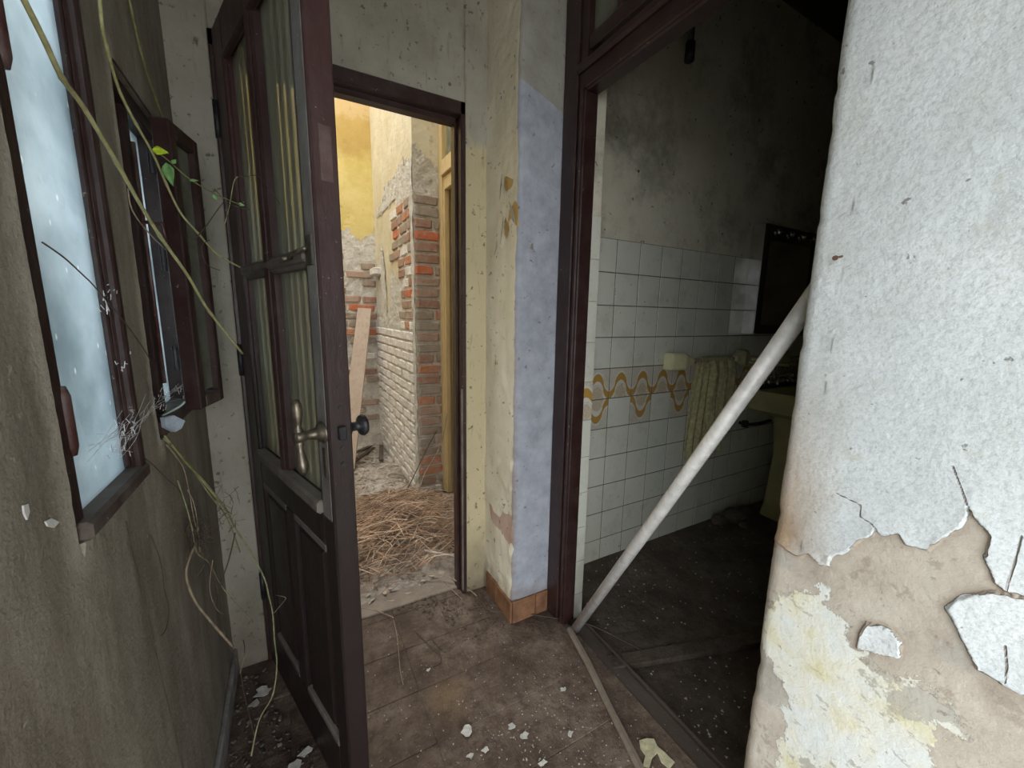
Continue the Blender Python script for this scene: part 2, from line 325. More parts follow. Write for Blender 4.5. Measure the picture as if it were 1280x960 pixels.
MT = dict(
    left=m_leftwall(), end=m_endwall(), pillar=m_pillar(), right=m_rightwall(), bathwall=m_bathwall(),
    maroon=m_wood('worn_maroon_paint', (.06, .02, .019), (.09, .032, .028), .38, .3, .5),
    frame=m_wood('dark_maroon_frame_paint', (.024, .009, .008), (.040, .015, .013), .40, .13, .5, (.2, .17, .15)),
    leafdark=m_wood('door_paint_darker_below', (.045, .017, .016), (.07, .026, .024), .42, .22, .8, (.13, .11, .1), .5, True),
    darkwood=m_wood('dirt_black_wood', (.05, .038, .03), (.08, .06, .048), .8, .3, .5, (.12, .1, .085), .2),
    greyface=m_wood('dusty_grey_stile', (.14, .12, .11), (.2, .18, .165), .7, .7, .6, (.28, .27, .25), .3),
    sill=m_wood('dust_filmed_sill_wood', (.06, .035, .03), (.1, .06, .05), .6, .6, .6, (.22, .2, .18), .3),
    dusty=m_wood('dust_and_highlight_wood', (.12, .10, .085), (.18, .15, .13), .8, .6, .5, (.3, .27, .24), .2),
    plank=m_wood('bare_pink_plank', (.38, .28, .21), (.50, .40, .32), .8, .35, .2, (.55, .47, .4), .2),
    creamwood=m_wood('cream_painted_wood', (.60, .44, .2), (.66, .5, .27), .6, .3, .2, (.5, .42, .28), .3),
    oldwood=m_wood('grey_brown_batten', (.12, .09, .065), (.2, .16, .12), .8, .5, .5, (.32, .27, .22), .2),
    floor=m_dirtfloor('dirty_floor_tile', (.165, .12, .092), (.27, .21, .165), (.085, .06, .046)),
    bathfloor=m_dirtfloor('dark_bathroom_dirt', (.12, .095, .072), (.17, .14, .11), (.06, .046, .036), False, .6),
    yard=m_dirtfloor('yard_dirt_litter', (.42, .36, .30), (.58, .53, .48), (.2, .16, .12), False),
    terra=m_plain('terracotta_skirting', (.25, .125, .065), .6, 0, .35, .4, 20),
    brick=m_brick(), wbrick=m_brick_white(),
    mortar=m_mortar('pale_lime_mortar', (.62, .57, .49), (.84, .80, .73)),
    cream=m_yardpaint('cream_limewash', (.58, .50, .34), (.70, .64, .49), 0), yellow=m_yellow(),
    tile=m_tile(), arch=m_tile('arch'), tongue=m_tile('tongue'),
    frost=m_frost(), dglass=m_doorglass(), darkglass=m_darkglass(),
    metal=m_plain('tarnished_brass', (.20, .17, .13), .38, .8, .4, .4, 40),
    iron=m_plain('dark_iron', (.05, .05, .055), .5, .6, .4, .4, 40),
    galv=m_plain('dull_galvanised_steel', (.74, .73, .70), .5, .15, .2, .4, 30),
    chrome=m_plain('chrome', (.75, .75, .73), .12, 1., .1, .05, 12),
    mirror=m_plain('dark_tarnished_mirror', (.30, .28, .2), .1, .9, .2, .03, 6),
    black=m_plain('black_trim_and_gap', (.025, .018, .015), .3, 0, .3, .1, 12),
    ceramic=m_plain('yellow_green_ceramic', (.68, .66, .34), .2, 0, .12, .05, 6, .5),
    holder=m_plain('pale_yellow_ceramic', (.72, .70, .44), .22, 0, .12, .05, 8, .5),
    towel=m_plain('faded_olive_towelling', (.50, .47, .26), .95, 0, .3, .9, 45, .1),
    vine=m_plain('green_yellow_stem', (.42, .41, .20), .55, 0, .3, .3, 60),
    vinedark=m_plain('olive_stem', (.22, .22, .09), .6, 0, .35, .3, 60),
    deadstem=m_plain('dead_brown_stem', (.30, .24, .17), .8, 0, .35, .3, 50),
    darkstem=m_plain('dark_dry_stem', (.10, .075, .055), .8, 0, .35, .3, 50),
    twig=m_plain('orange_brown_straw', (.36, .235, .15), .8, 0, .6, .2, 9, .2),
    paletwig=m_plain('pale_straw', (.60, .45, .33), .8, 0, .4, .2, 9, .2),
    stembunch=m_plain('dull_green_brown_stem', (.29, .29, .16), .65, 0, .4, .3, 50),
    litter=m_plain('tan_leaf_litter', (.44, .37, .30), .85, 0, .5, .2, 11, .2),
    leafy=m_plain('bright_yellow_green_leaf', (.55, .72, .04), .5, 0, .2, .2, 90),
    leafg=m_plain('soft_green_leaf', (.22, .45, .16), .5, 0, .2, .2, 90),
    flake=m_plain('pale_paint_flake', (.58, .57, .52), .8, 0, .25, .3, 60, rnd=.3),
    creamflake=m_plain('cream_paint_patch', (.62, .58, .38), .8, 0, .25, .4, 60),
    web=m_plain('white_cobweb', (.8, .8, .82), .6, 0, .1, 0, 20),
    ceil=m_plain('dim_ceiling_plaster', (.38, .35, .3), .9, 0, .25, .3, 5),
    ext=m_plain('outside_ground', (.34, .33, .3), .9, 0, .3, .3, 2),
    blackplastic=m_plain('black_plastic', (.03, .03, .035), .4, 0, .3, .2, 30),
    rust=m_plain('rusty_nail_iron', (.14, .08, .05), .7, .3, .4, .4, 90),
)

# ------------------------------------------------------------------ mesh helpers
class MB:
    def __init__(s): s.bm = bmesh.new()
    def box(s, x0, x1, y0, y1, z0, z1, bev=0., seg=1):
        r = bmesh.ops.create_cube(s.bm, size=1)
        vs = r['verts']
        for v in vs: v.co = Vector(((x0+x1)/2+v.co.x*(x1-x0), (y0+y1)/2+v.co.y*(y1-y0), (z0+z1)/2+v.co.z*(z1-z0)))
        if bev:
            es = list({e for v in vs for e in v.link_edges})
            bmesh.ops.bevel(s.bm, geom=es, offset=bev, segments=seg, affect='EDGES', profile=.6)
        return s
    def tube(s, pts, rad, n=8, caps=True):
        pts = [Vector(p) for p in pts]
        if not isinstance(rad, (list, tuple)): rad = [rad]*len(pts)
        rings = []; ref = Vector((.3, .2, 1)).normalized()
        for i, p in enumerate(pts):
            t = (pts[min(i+1, len(pts)-1)]-pts[max(i-1, 0)]).normalized()
            a = t.cross(ref)
            if a.length < .1: a = t.cross(Vector((1, 0, 0)))
            a.normalize(); b = t.cross(a).normalized(); 
            rings.append([s.bm.verts.new(p+(a*math.cos(2*PI*k/n)+b*math.sin(2*PI*k/n))*rad[i]) for k in range(n)])
        for r0, r1 in zip(rings, rings[1:]):
            for k in range(n): s.bm.faces.new((r0[k], r0[(k+1) % n], r1[(k+1) % n], r1[k]))
        if caps: s.bm.faces.new(rings[0][::-1]); s.bm.faces.new(rings[-1])
        return s
    def poly(s, pts, h):      # extruded polygon: pts 3D, thickness vector h
        a = [s.bm.verts.new(Vector(p)) for p in pts]; b = [s.bm.verts.new(Vector(p)+Vector(h)) for p in pts]
        n = len(pts); s.bm.faces.new(a[::-1]); s.bm.faces.new(b)
        for i in range(n): s.bm.faces.new((a[i], a[(i+1) % n], b[(i+1) % n], b[i]))
        return s
    def grid(s, P):           # P[i][j] vectors -> quads
        V = [[s.bm.verts.new(p) for p in r] for r in P]
        for i in range(len(V)-1):
            for j in range(len(V[0])-1): s.bm.faces.new((V[i][j], V[i+1][j], V[i+1][j+1], V[i][j+1]))
        return s
    def rough(s, amp, sc, seed=0):
        o = Vector((seed*3.1, seed*1.7, seed))
        for v in s.bm.verts: v.co += Vector(mnoise.noise_vector(v.co*sc+o))*amp
        return s

def mesh_of(bm, mat, smooth=False):
    bmesh.ops.recalc_face_normals(bm, faces=bm.faces[:])
    me = bpy.data.meshes.new('m'); bm.to_mesh(me); bm.free()
    me.materials.append(mat)
    if smooth: me.polygons.foreach_set('use_smooth', [True]*len(me.polygons))
    return me
WM = {}     # world matrices of parents
def obj(name, mb, mat, parent=None, world=True, smooth=False, **kw):
    bm = mb.bm if isinstance(mb, MB) else mb
    if parent is not None and world:
        bm.transform(WM[parent.name].inverted())
    me = mesh_of(bm, MT[mat] if isinstance(mat, str) else mat, smooth); me.name = name
    o = bpy.data.objects.new(name, me); C.objects.link(o)
    if parent is not None: o.parent = parent; WM[o.name] = WM[parent.name]
    else: WM[o.name] = Matrix.Identity(4)
    for k, v in kw.items(): o[k] = v
    return o
def thing1(name, mb, mat, label, cat, group=None, smooth=False, kind=None):    # single-mesh thing, origin put at its base
    bm = mb.bm; cs = [v.co for v in bm.verts]
    b = Vector(((min(c.x for c in cs)+max(c.x for c in cs))/2, (min(c.y for c in cs)+max(c.y for c in cs))/2, min(c.z for c in cs)))
    bm.transform(Matrix.Translation(-b))
    o = obj(name, mb, mat, smooth=smooth); o.location = b; WM[o.name] = Matrix.Translation(b)
    o['label'] = label; o['category'] = cat
    if group: o['group'] = group
    if kind: o['kind'] = kind
    return o
def empty(name, loc, rz=0., label=None, cat=None, group=None, kind=None):
    o = bpy.data.objects.new(name, None); C.objects.link(o); o.location = loc; o.rotation_euler = (0, 0, rz); o.empty_display_size = .05
    WM[o.name] = Matrix.Translation(loc) @ Matrix.Rotation(rz, 4, 'Z')
    if label: o['label'] = label
    if cat: o['category'] = cat
    if group: o['group'] = group
    if kind: o['kind'] = kind
    return o
def struct(name, mb, mat, label=None, smooth=False):
    o = obj(name, mb, mat, smooth=smooth); o['kind'] = 'structure'
    if label: o['label'] = label
    return o
def inst(src, name, loc, parent, rot=(0, 0, 0), scale=(1, 1, 1), mat=None):
    o = bpy.data.objects.new(name, src); C.objects.link(o); o.location = loc; o.rotation_euler = rot; o.scale = scale; o.parent = parent
    return o
def smooth_path(pts, per=5):
    P = [Vector(p) for p in pts]; out = []
    for i in range(len(P)-1):
        p0, p1, p2, p3 = P[max(i-1, 0)], P[i], P[i+1], P[min(i+2, len(P)-1)]
        for k in range(per):
            t = k/per
            out.append(.5*((2*p1)+(p2-p0)*t+(2*p0-5*p1+4*p2-p3)*t*t+(3*p1-p0-3*p2+p3)*t**3))
    out.append(P[-1]); return out

def sdf(poly, Y, Z):     # signed distance, positive inside; arrays
    Y = np.asarray(Y, float); Z = np.asarray(Z, float); d = np.full(Y.shape, 1e9); ins = np.zeros(Y.shape, bool); n = len(poly)
    for i in range(n):
        (x0, y0), (x1, y1) = poly[i], poly[(i+1) % n]
        ex, ey = x1-x0, y1-y0; L = ex*ex+ey*ey+1e-12
        t = np.clip(((Y-x0)*ex+(Z-y0)*ey)/L, 0, 1)
        d = np.minimum(d, np.hypot(Y-x0-t*ex, Z-y0-t*ey))
        c = ((y0 > Z) != (y1 > Z)) & (Y < (x1-x0)*(Z-y0)/((y1-y0) or 1e-12)+x0)
        ins ^= c
    return np.where(ins, d, -d)
def linedist(lines, Y, Z):
    d = np.full(np.shape(Y), 1e3)
    for ln in lines:
        for (x0, y0), (x1, y1) in zip(ln, ln[1:]):
            ex, ey = x1-x0, y1-y0; L = ex*ex+ey*ey+1e-12; t = np.clip(((Y-x0)*ex+(Z-y0)*ey)/L, 0, 1)
            d = np.minimum(d, np.hypot(Y-x0-t*ex, Z-y0-t*ey))
    return d
def profile_wall(path, zs, amp=.002, sc=9, disp=None):
    """vertical sheet along a plan path [(x,y,nx,ny)], displaced along its normal"""
    verts = []; nP = len(path)
    for z in zs:
        for (x, y, nx, ny) in path:
            p = Vector((x, y, z)); d = mnoise.fractal(p*sc, .6, 2., 4)*amp*2
            if disp: d += disp(x, y, z)
            verts.append((x+nx*d, y+ny*d, z))
    faces = [(i*nP+j, i*nP+j+1, (i+1)*nP+j+1, (i+1)*nP+j) for i in range(len(zs)-1) for j in range(nP-1)]
    me = bpy.data.meshes.new('wall'); me.from_pydata(verts, [], faces); me.polygons.foreach_set('use_smooth', [True]*len(faces)); me.update()
    return me, np.array(verts)
def set_attr(me, name, arr):
    a = me.attributes.new(name, 'FLOAT', 'POINT'); a.data.foreach_set('value', np.asarray(arr, np.float32))

# ================================================================== SETTING
TH = .42
XL, XR, YE = -.25, .72, 1.53      # corridor faces
CE = 3.0
def wall_pieces(mb, a0, a1, z0, z1, holes, put):
    """rectangle minus holes [(h0,h1,hz0,hz1)] sorted along a"""
    cur = a0
    for h0, h1, hz0, hz1 in sorted(holes):
        if h0 > cur: put(cur, h0, z0, z1)
        if hz0 > z0: put(h0, h1, z0, hz0)
        if hz1 < z1: put(h0, h1, hz1, z1)
        cur = h1
    if cur < a1: put(cur, a1, z0, z1)
W1 = (.668, .925, .955, 2.12); W2 = (1.045, 1.40, .985, 1.70)
SIDE = (-2.0, -.14, 0, 1.95)
# left wall: inner plaster skin as sheet with holes, made of a fine grid, plus the core
mb = MB(); put = lambda a0, a1, z0, z1: mb.box(XL-.12, XL-.004, a0, a1, z0, z1)
wall_pieces(mb, -2.2, YE+.08, -.05, CE+.1, [W1, W2, SIDE], put)
core_bm = mb.bm
ys = np.unique(np.round(np.concatenate([np.linspace(.35, YE, 160), [W1[0], W1[1], W2[0], W2[1]]]), 4)); zs = np.unique(np.round(np.concatenate([np.linspace(0, 2.3, 190), [W1[2], W1[3], W2[2], W2[3]]]), 4))
def inhole(y, z, e=0.): return any(h[0]-e < y < h[1]+e and h[2]-e < z < h[3]+e for h in (W1, W2))
V = {}
def lv(i, j):
    if (i, j) not in V:
        y, z = float(ys[i]), float(zs[j]); d = mnoise.fractal(Vector((0, y*2.2, z*2.2)), .7, 2, 5)*.0018+mnoise.noise(Vector((7, y*60, z*60)))*.0006
        e = .006 if any(abs(y-h[k]) < .002 and h[2]-.01 < z < h[3]+.01 for h in (W1, W2) for k in (0, 1)) else 0
        yy = y + (mnoise.noise(Vector((3, y*9, z*38)))*e if e else 0)
        V[(i, j)] = core_bm.verts.new((XL+d-e*.6, yy, z))
    return V[(i, j)]
for i in range(len(ys)-1):
    for j in range(len(zs)-1):
        if not inhole((ys[i]+ys[i+1])/2, (zs[j]+zs[j+1])/2): core_bm.faces.new((lv(i, j), lv(i+1, j), lv(i+1, j+1), lv(i, j+1)))
mbl = MB(); mbl.bm = core_bm
mbl.box(XL-.004, XL, -2.2, -2.0, 0, CE); mbl.box(XL-.004, XL, -2.0, .35, 1.95, CE); mbl.box(XL-.004, XL, -.14, .35, 0, 1.95); mbl.box(XL-.004, XL, .35, YE, 2.3, CE)
wl = struct('wall_left', mbl, 'left', 'dirty grey brown plaster wall with two narrow windows')
# end wall with the doorway
DX0, DX1, DZ = -.15, .628, 2.035
mb = MB(); put = lambda a0, a1, z0, z1: mb.box(a0, a1, YE, YE+.075, z0, z1, .004)
wall_pieces(mb, XL-.05, XR+.08, -.05, CE+.1, [(DX0, DX1, -.06, DZ)], put)
struct('wall_end', mb, 'end', 'stained cream plaster wall around the far doorway')
# the short pier between the two doorways
r = .016
path = [(XR, y, -1, 0) for y in np.linspace(YE, 1.27+r, 26)]
for a in np.linspace(0, PI/2, 7)[1:]: path.append((XR+r-r*math.cos(a), 1.27+r-r*math.sin(a), -math.cos(a), -math.sin(a)))
path += [(x, 1.27, 0, -1) for x in np.linspace(XR+r, .93, 16)[1:]]
zs_p = np.concatenate([np.linspace(0, 2.3, 290), [CE]])
def pdisp(x, y, z):     # edge wear + flaked hollows
    d = 0
    if abs(x-XR) < .02 and abs(y-1.27) < .02: d -= max(0, mnoise.noise(Vector((1, 2, z*14))))*.012*(1.4-min(1.4, z*.6))
    return d
me, vv = profile_wall(path, zs_p, .0022, 6, pdisp)
def pts_X(l, X=XR): return [(onX(a, b, X).y, onX(a, b, X).z) for a, b in l]
side = vv[:, 0] < XR+.006
pinkpoly = pts_X([(612, 628), (622, 645), (634, 640), (643, 655), (642, 700), (634, 680), (626, 662), (614, 650)])
flk = [pts_X(l) for l in ([(630, 220), (641, 224), (640, 232), (632, 240), (629, 232)], [(636, 262), (645, 250), (649, 268), (648, 288), (640, 272), (634, 278)], [(631, 270), (636, 285), (632, 300), (629, 285)])]
set_attr(me, 'pink', np.where(side, sdf(pinkpoly, vv[:, 1], vv[:, 2]), -1))
set_attr(me, 'flake', np.where(side, np.maximum.reduce([sdf(p, vv[:, 1], vv[:, 2]) for p in flk]), -1))
me.materials.append(MT['pillar'])
wp = bpy.data.objects.new('wall_pier', me); C.objects.link(wp); wp['kind'] = 'structure'; wp['label'] = 'short wall between the doorways, cream side and blue grey front'; WM['wall_pier'] = Matrix.Identity(4)
# core of the pier (brickwork behind the plaster, and the bathroom side)
struct('wall_pier_core', MB().box(XR+.02, 1.02, 1.30, YE+.02, 0, CE).box(.95, 1.02, 1.205, 1.31, 0, CE), 'bathwall')
# curled flakes of paint on the pier side
for k, l in enumerate([[(637, 252), (645, 262), (649, 282), (640, 274)], [(628, 218), (632, 232), (629, 250), (626, 234)], [(630, 270), (634, 284), (630, 306), (627, 290)], [(622, 300), (626, 310), (622, 320)]]):
    P = pts_X(l); m_ = MB(); cy = sum(p[0] for p in P)/len(P)
    m_.poly([(XR-.002-(.012 if i in (1, 2) else 0), y, z) for i, (y, z) in enumerate(P)], (-.0012, 0, 0))
    o = obj('peeling_paint_flake', m_, 'flake', wp)
# near right wall: peeling paint
rr = .022; YN = .345
path = [(.93, YN, 0, 1), (.83, YN, 0, 1), (.78, YN, 0, 1), (XR+rr, YN, 0, 1)]
for a in np.linspace(0, PI/2, 8)[1:]: path.append((XR+rr-rr*math.sin(a), YN-rr+rr*math.cos(a), -math.sin(a), math.cos(a)))
path += [(XR, y, -1, 0) for y in np.linspace(YN-rr, .02, 190)[1:]]
path += [(XR, y, -1, 0) for y in (-.1, -.4, -1, -2, -2.25)]
zs_r = np.concatenate([np.linspace(0, 1.95, 900), [2.3, CE]])
s8 = lambda l: [(930+a/2.4, 560+b/2.4) for a, b in l]
up_edge = s8([(40, 265), (85, 277), (110, 287), (140, 315), (170, 328), (195, 315), (230, 350), (255, 352), (260, 325), (310, 310), (350, 275), (385, 262), (396, 240), (410, 258), (465, 258), (485, 290), (530, 300), (555, 308), (600, 268), (650, 238), (676, 200), (672, 165), (690, 205), (716, 232), (742, 265), (735, 300), (722, 330), (745, 375), (750, 400), (790, 432), (845, 445), (1000, 470)])
up = pts_X(up_edge); up = [(.8, up[0][1])]+up+[(-1.5, up[-1][1]), (-1.5, 4), (.8, 4)]
flap = pts_X(s8([(610, 478), (640, 452), (700, 436), (750, 428), (790, 436), (845, 446), (1000, 470), (1000, 800), (840, 738), (800, 722), (762, 697), (700, 665), (684, 625), (650, 560), (628, 510)]))
chip = pts_X(s8([(340, 600), (350, 550), (370, 522), (400, 532), (440, 545), (470, 580), (470, 630), (430, 622), (380, 608)]))
white1 = pts_X(s8([(60, 480), (100, 500), (135, 430), (150, 412), (200, 430), (240, 425), (255, 480), (300, 545), (335, 590), (380, 640), (450, 680), (520, 700), (590, 735), (640, 800), (668, 872), (600, 850), (560, 900), (600, 1000), (640, 1300), (20, 1300), (100, 1000), (130, 800), (110, 690), (70, 620), (40, 560)]))
cracks = [pts_X(s8(l)) for l in ([(672, 168), (655, 120), (628, 55)], [(350, 205), (352, 170), (335, 162), (280, 135)], [(835, 262), (815, 340), (795, 400), (790, 425)], [(400, 242), (385, 225), (350, 205)], [(785, 590), (790, 650), (785, 700)])]
cracks += [pts_X([(1006, 440), (1100, 436), (1200, 442)])] if False else []
def rdisp(x, y, z):
    d = 0
    if y > YN-.05 and x < XR+.04: d -= max(0, mnoise.noise(Vector((5, y*10, z*30)))-.1)*.005
    return d
me, vv = profile_wall(path, zs_r, .0007, 5, rdisp)
Yv, Zv = vv[:, 1], vv[:, 2]
pd = np.maximum.reduce([sdf(up, Yv, Zv), sdf(flap, Yv, Zv), sdf(chip, Yv, Zv)])
vv2 = vv.copy(); on = vv[:, 0] < XR+.01
lift = np.where(pd > 0, .0022+.003*np.exp(-np.maximum(pd, 0)/.02), 0)      # paint skin proud of the plaster, curling at its edge
vv2[:, 0] -= np.where(on, lift, 0)
me.vertices.foreach_set('co', vv2.astype(np.float32).ravel()); me.update()
set_attr(me, 'paint', pd); set_attr(me, 'white', sdf(white1, Yv, Zv)); set_attr(me, 'crack', linedist(cracks, Yv, Zv))
me.materials.append(MT['right'])
wr = bpy.data.objects.new('wall_right', me); C.objects.link(wr); wr['kind'] = 'structure'; wr['label'] = 'near wall of pale grey paint peeling off beige plaster'
struct('wall_right_core', MB().box(XR+.05, 1.02, -2.25, YN-.05, 0, CE), 'bathwall')
struct('wall_back', MB().box(XL-.1, XR+.1, -2.3, -2.2, 1.95, CE), 'left')
# over the bathroom doorway (above transom) and ceilings
struct('wall_over_bathroom_door', MB().box(.93, 1.02, .32, 1.22, 2.75, CE), 'bathwall')
struct('ceiling', MB().box(XL-.15, 1.02, -2.3, YE+.08, CE, CE+.1), 'ceil')
# floor: mortar bed and separate tiles where the joints still read through the dirt
fl = struct('floor', MB().box(XL-.1, .93, -2.3, YE+.07, -.06, -.0025), 'floor', 'brown floor tiles buried under dirt and paint crumbs')
tm = mesh_of(MB().box(-.0942, .0942, -.0942, .0942, -.012, 0, .0015).bm, MT['floor'])
xs = [.49+.19*k for k in range(-4, 3)]; ysn = [1.15+.19*k for k in range(-5, 3)]
for x in xs:
    for y in ysn:
        cx, cy = x+.095, y+.095
        if cx-.09 < XL-.09 or cx > .93: continue
        if cy > YE+.12 or (cx+.09 > .74 and cy+.09 > 1.28): continue
        inst(tm, 'floor_tile', (cx, cy, random.uniform(-.0012, .0012)), fl, (random.uniform(-.006, .006), random.uniform(-.006, .006), 0))
struct('floor_bathroom', MB().box(.93, 3.6, -1.4, 1.6, -.09, -.025), 'bathfloor', 'dark dirt covered bathroom floor')
# outside ground seen by the light only
struct('ground_outside', MB().box(-9, XL-.13, -9, 9, -.15, -.08).box(XL-.13, 9, -9, -2.3, -.15, -.08), 'ext')
struct('sky_blocker_slab', MB().box(-1.75, -1.55, -.1, 1.05, -.1, 4.2), 'ext')  # added unseen slab that dims the sky outside the frosted window

# ------------------------------------------------------------------ windows in the left wall
def window_one():
    y0, y1, z0, z1 = W1
    wroot = empty('window_1', (XL-.03, (y0+y1)/2, z0), kind='structure', label='tall narrow window of frosted glass in a maroon frame')
    f = MB()
    f.box(XL-.07, XL-.004, y0+.002, y0+.030, z0, z1, .003)
    obj('window_jamb', f, 'frame', wroot)
    f = MB(); f.box(XL-.07, XL-.002, y1-.034, y1-.002, z0, z1, .003); f.box(XL-.02, XL+.007, y1-.030, y1-.012, z0, z1, .003); f.box(XL-.014, XL-.006, y1-.044, y1-.034, z0+.03, z1, .002)
    obj('window_jamb', f, 'frame', wroot)
    f = MB(); f.box(XL-.07, XL+.010, y0+.004, y1-.004, z0, z0+.026, .005); obj('window_sill', f, 'sill', wroot)
    f = MB(); f.box(XL-.07, XL-.002, y0+.03, y1-.034, z1-.035, z1, .003); obj('window_head', f, 'frame', wroot)
    f = MB(); f.box(XL-.020, XL-.015, y0+.026, y1-.036, z0+.02, z1-.03); obj('frosted_pane', f, 'frost', wroot)
    for za, zb in ((1.065, 1.155), (1.51, 1.95)):
        f = MB(); f.tube([(XL-.006, y0+.030, za), (XL-.006, y0+.030, za+.012), (XL-.006, y0+.030, zb-.012), (XL-.006, y0+.030, zb)], [.005, .008, .008, .005], 10)
        obj('window_hinge', f, 'maroon', wroot, smooth=True)
window_one()
def window_two():
    y0, y1, z0, z1 = W2; X = XL-.032
    wroot = empty('window_2', (X, (y0+y1)/2, z0), kind='structure', label='second narrow window, maroon casements, one standing ajar')
    for a, b in ((y0, y0+.035), (y1-.03, y1)): obj('window_jamb', MB().box(X-.05, X+.02, a, b, z0, z1, .003), 'frame', wroot)
    obj('window_sill', MB().box(X-.05, X+.035, y0+.035, y1-.03, z0, z0+.03, .003), 'sill', wroot)
    obj('window_head', MB().box(X-.05, X+.02, y0+.035, y1-.03, z1-.035, z1, .003), 'frame', wroot)
    # closed casement: stiles and a blind panel
    cl = obj('closed_casement', MB().box(X-.03, X+.005, y0+.035, y0+.07, z0+.03, z1-.035, .003).box(X-.03, X+.012, 1.17, 1.20, z0+.03, z1-.035, .003).box(X-.03, X+.003, y0+.07, 1.17, z0+.03, z0+.075, .003).box(X-.03, X+.003, y0+.07, 1.17, z1-.08, z1-.035, .003), 'frame', wroot)
    obj('casement_panel', MB().box(X-.026, X-.010, y0+.068, 1.172, z0+.07, z1-.078), 'maroon', cl)
    obj('frosted_pane', MB().box(X-.02, X-.015, 1.20, y1-.03, z0+.03, z1-.035), 'frost', wroot)  # added pane across the open casement's gap, cuts the daylight coming through
    obj('espagnolette', MB().tube([(X+.018, 1.186, z0+.1), (X+.018, 1.186, z1-.1)], .004, 8).tube([(X+.018, 1.186, 1.44), (X+.05, 1.186, 1.44), (X+.052, 1.186, 1.40)], .0045, 8), 'maroon', wroot, smooth=True)
    # ajar casement standing into the room
    rA, rB, rC = ray(216, 390), ray(238, 390), ray(269, 390); az = math.radians(13)
    A = Vector((-.236, -.236/rA.x*rA.y)); n_ = Vector((math.cos(az), -math.sin(az))); t_ = Vector((math.sin(az), math.cos(az)))
    k = rB.x/rB.y; t = (A.x-k*A.y)/(k*n_.y-n_.x); B = A+n_*t
    k = rC.x/rC.y; L = (B.x-k*B.y)/(k*t_.y-t_.x)
    zt = onY(207, 146, B.y).z; zb = onY(254, 512, B.y).z
    print('SASH', A, B, t, L, zt, zb)
    root = obj('ajar_casement', MB().box(0, t, 0, .03, 0, zt-zb, .003), 'frame', wroot, world=False)
    # local axes: x along n_, y along t_
    root.matrix_parent_inverse = Matrix.Identity(4)
    lm = WM['window_2'].inverted() @ Matrix.Translation((A.x, A.y, zb)) @ Matrix.Rotation(-az, 4, 'Z')
    root.matrix_local = lm; h = zt-zb
    def sub(nm, mb, mt): o = obj(nm, mb, mt, root, world=False); return o
    sub('far_stile', MB().box(0, t, L-.022, L, 0, h, .003), 'frame')
    sub('top_rail', MB().box(0, t, .03, L-.022, h-.035, h, .003), 'frame')
    sub('bottom_rail', MB().box(0, t, .03, L-.022, 0, .03, .003), 'sill')
    sub('glazing_bead', MB().box(t-.014, t-.004, .03, .038, .04, h-.035, .002), 'maroon')
    sub('casement_pane', MB().box(t*.5-.002, t*.5+.002, .028, L-.02, .038, h-.033), 'darkglass')
    for zz in (.1, h*.5, h-.12): sub('hinge_knuckle', MB().tube([(-.003, -.004, zz), (-.003, -.004, zz+.055)], .006, 10), 'iron')
window_two()

# ------------------------------------------------------------------ doorway at the end: frame and open leaf
d1 = empty('door_1', ((DX0+DX1)/2, YE+.03, 0), kind='structure', label='maroon door frame lining the far doorway')
jy0, jy1 = YE-.008, YE+.075
obj('door_jamb', MB().box(DX1-.020, DX1, jy0, jy1, 0, DZ, .002).box(DX1-.030, DX1-.020, YE+.03, jy1, 0, DZ-.03, .003), 'frame', d1)
obj('door_jamb', MB().box(DX0, DX0+.03, jy0, jy1, 0, DZ, .003), 'frame', d1)
obj('door_head', MB().box(DX0, DX1, jy0, jy1, DZ-.045, DZ, .003).box(DX0+.02, DX1-.02, YE+.03, jy1, DZ-.062, DZ-.04, .003), 'frame', d1)
obj('worn_jamb_edge', MB().box(DX1-.024, DX1-.016, jy0-.003, jy0+.006, .02, .95, .002).rough(.0015, 40), 'dusty', d1)
HX, HY = -.14, 1.52
leaf = empty('panelled_door', (HX, HY, 0), math.atan2(-.9555, .295), 'tall maroon half glazed door standing open toward the viewer beside the far doorway', 'door')
LW, LT, LZ0, LZ1 = .665, .050, .012, 2.03
def lp(nm, mb, mt, parent=leaf, smooth=False): return obj(nm, mb, mt, parent, world=False, smooth=smooth)
lp('hinge_stile', MB().box(0, .105, 0, LT, LZ0, LZ1, .004).box(.09, .112, -.004, .01, .83, 1.92, .004), 'leafdark')
lp('lock_stile', MB().box(.605, LW, 0, LT, LZ0, LZ1, .004).box(.596, .606, .004, .02, .83, 1.92, .002), 'leafdark')
ls_ = lp('weathered_stile_face', MB().box(.608, .655, -.0012, .001, .80, 1.98, .0005), 'greyface')
lp('gap_shade_strip', MB().box(.597, .602, .001, .022, .83, 1.92), 'black')  # black strip painted in for the shaded gap beside the pane
lp('top_rail', MB().box(.105, .605, 0, LT, 1.93, LZ1, .003).box(.105, .6, -.004, .012, 1.915, 1.935, .004), 'leafdark')
lp('middle_rail', MB().box(.105, .605, .0, LT, 1.345, 1.385, .006).box(.105, .605, -.008, .01, 1.355, 1.375, .005), 'dusty')
lp('muntin', MB().box(.325, .365, .0, LT, .83, 1.93, .006).box(.337, .353, -.008, .01, .83, 1.93, .005), 'frame')
lp('lock_rail', MB().box(.105, .605, 0, LT, .72, .83, .003), 'leafdark')
lp('dusty_glazing_ledge', MB().box(.1, .605, -.012, .02, .80, .832, .006), 'dusty')
lp('bottom_rail', MB().box(.105, .605, 0, LT, LZ0, .16, .003), 'leafdark')
lp('lower_muntin', MB().box(.325, .385, 0, LT, .16, .72, .003), 'leafdark')
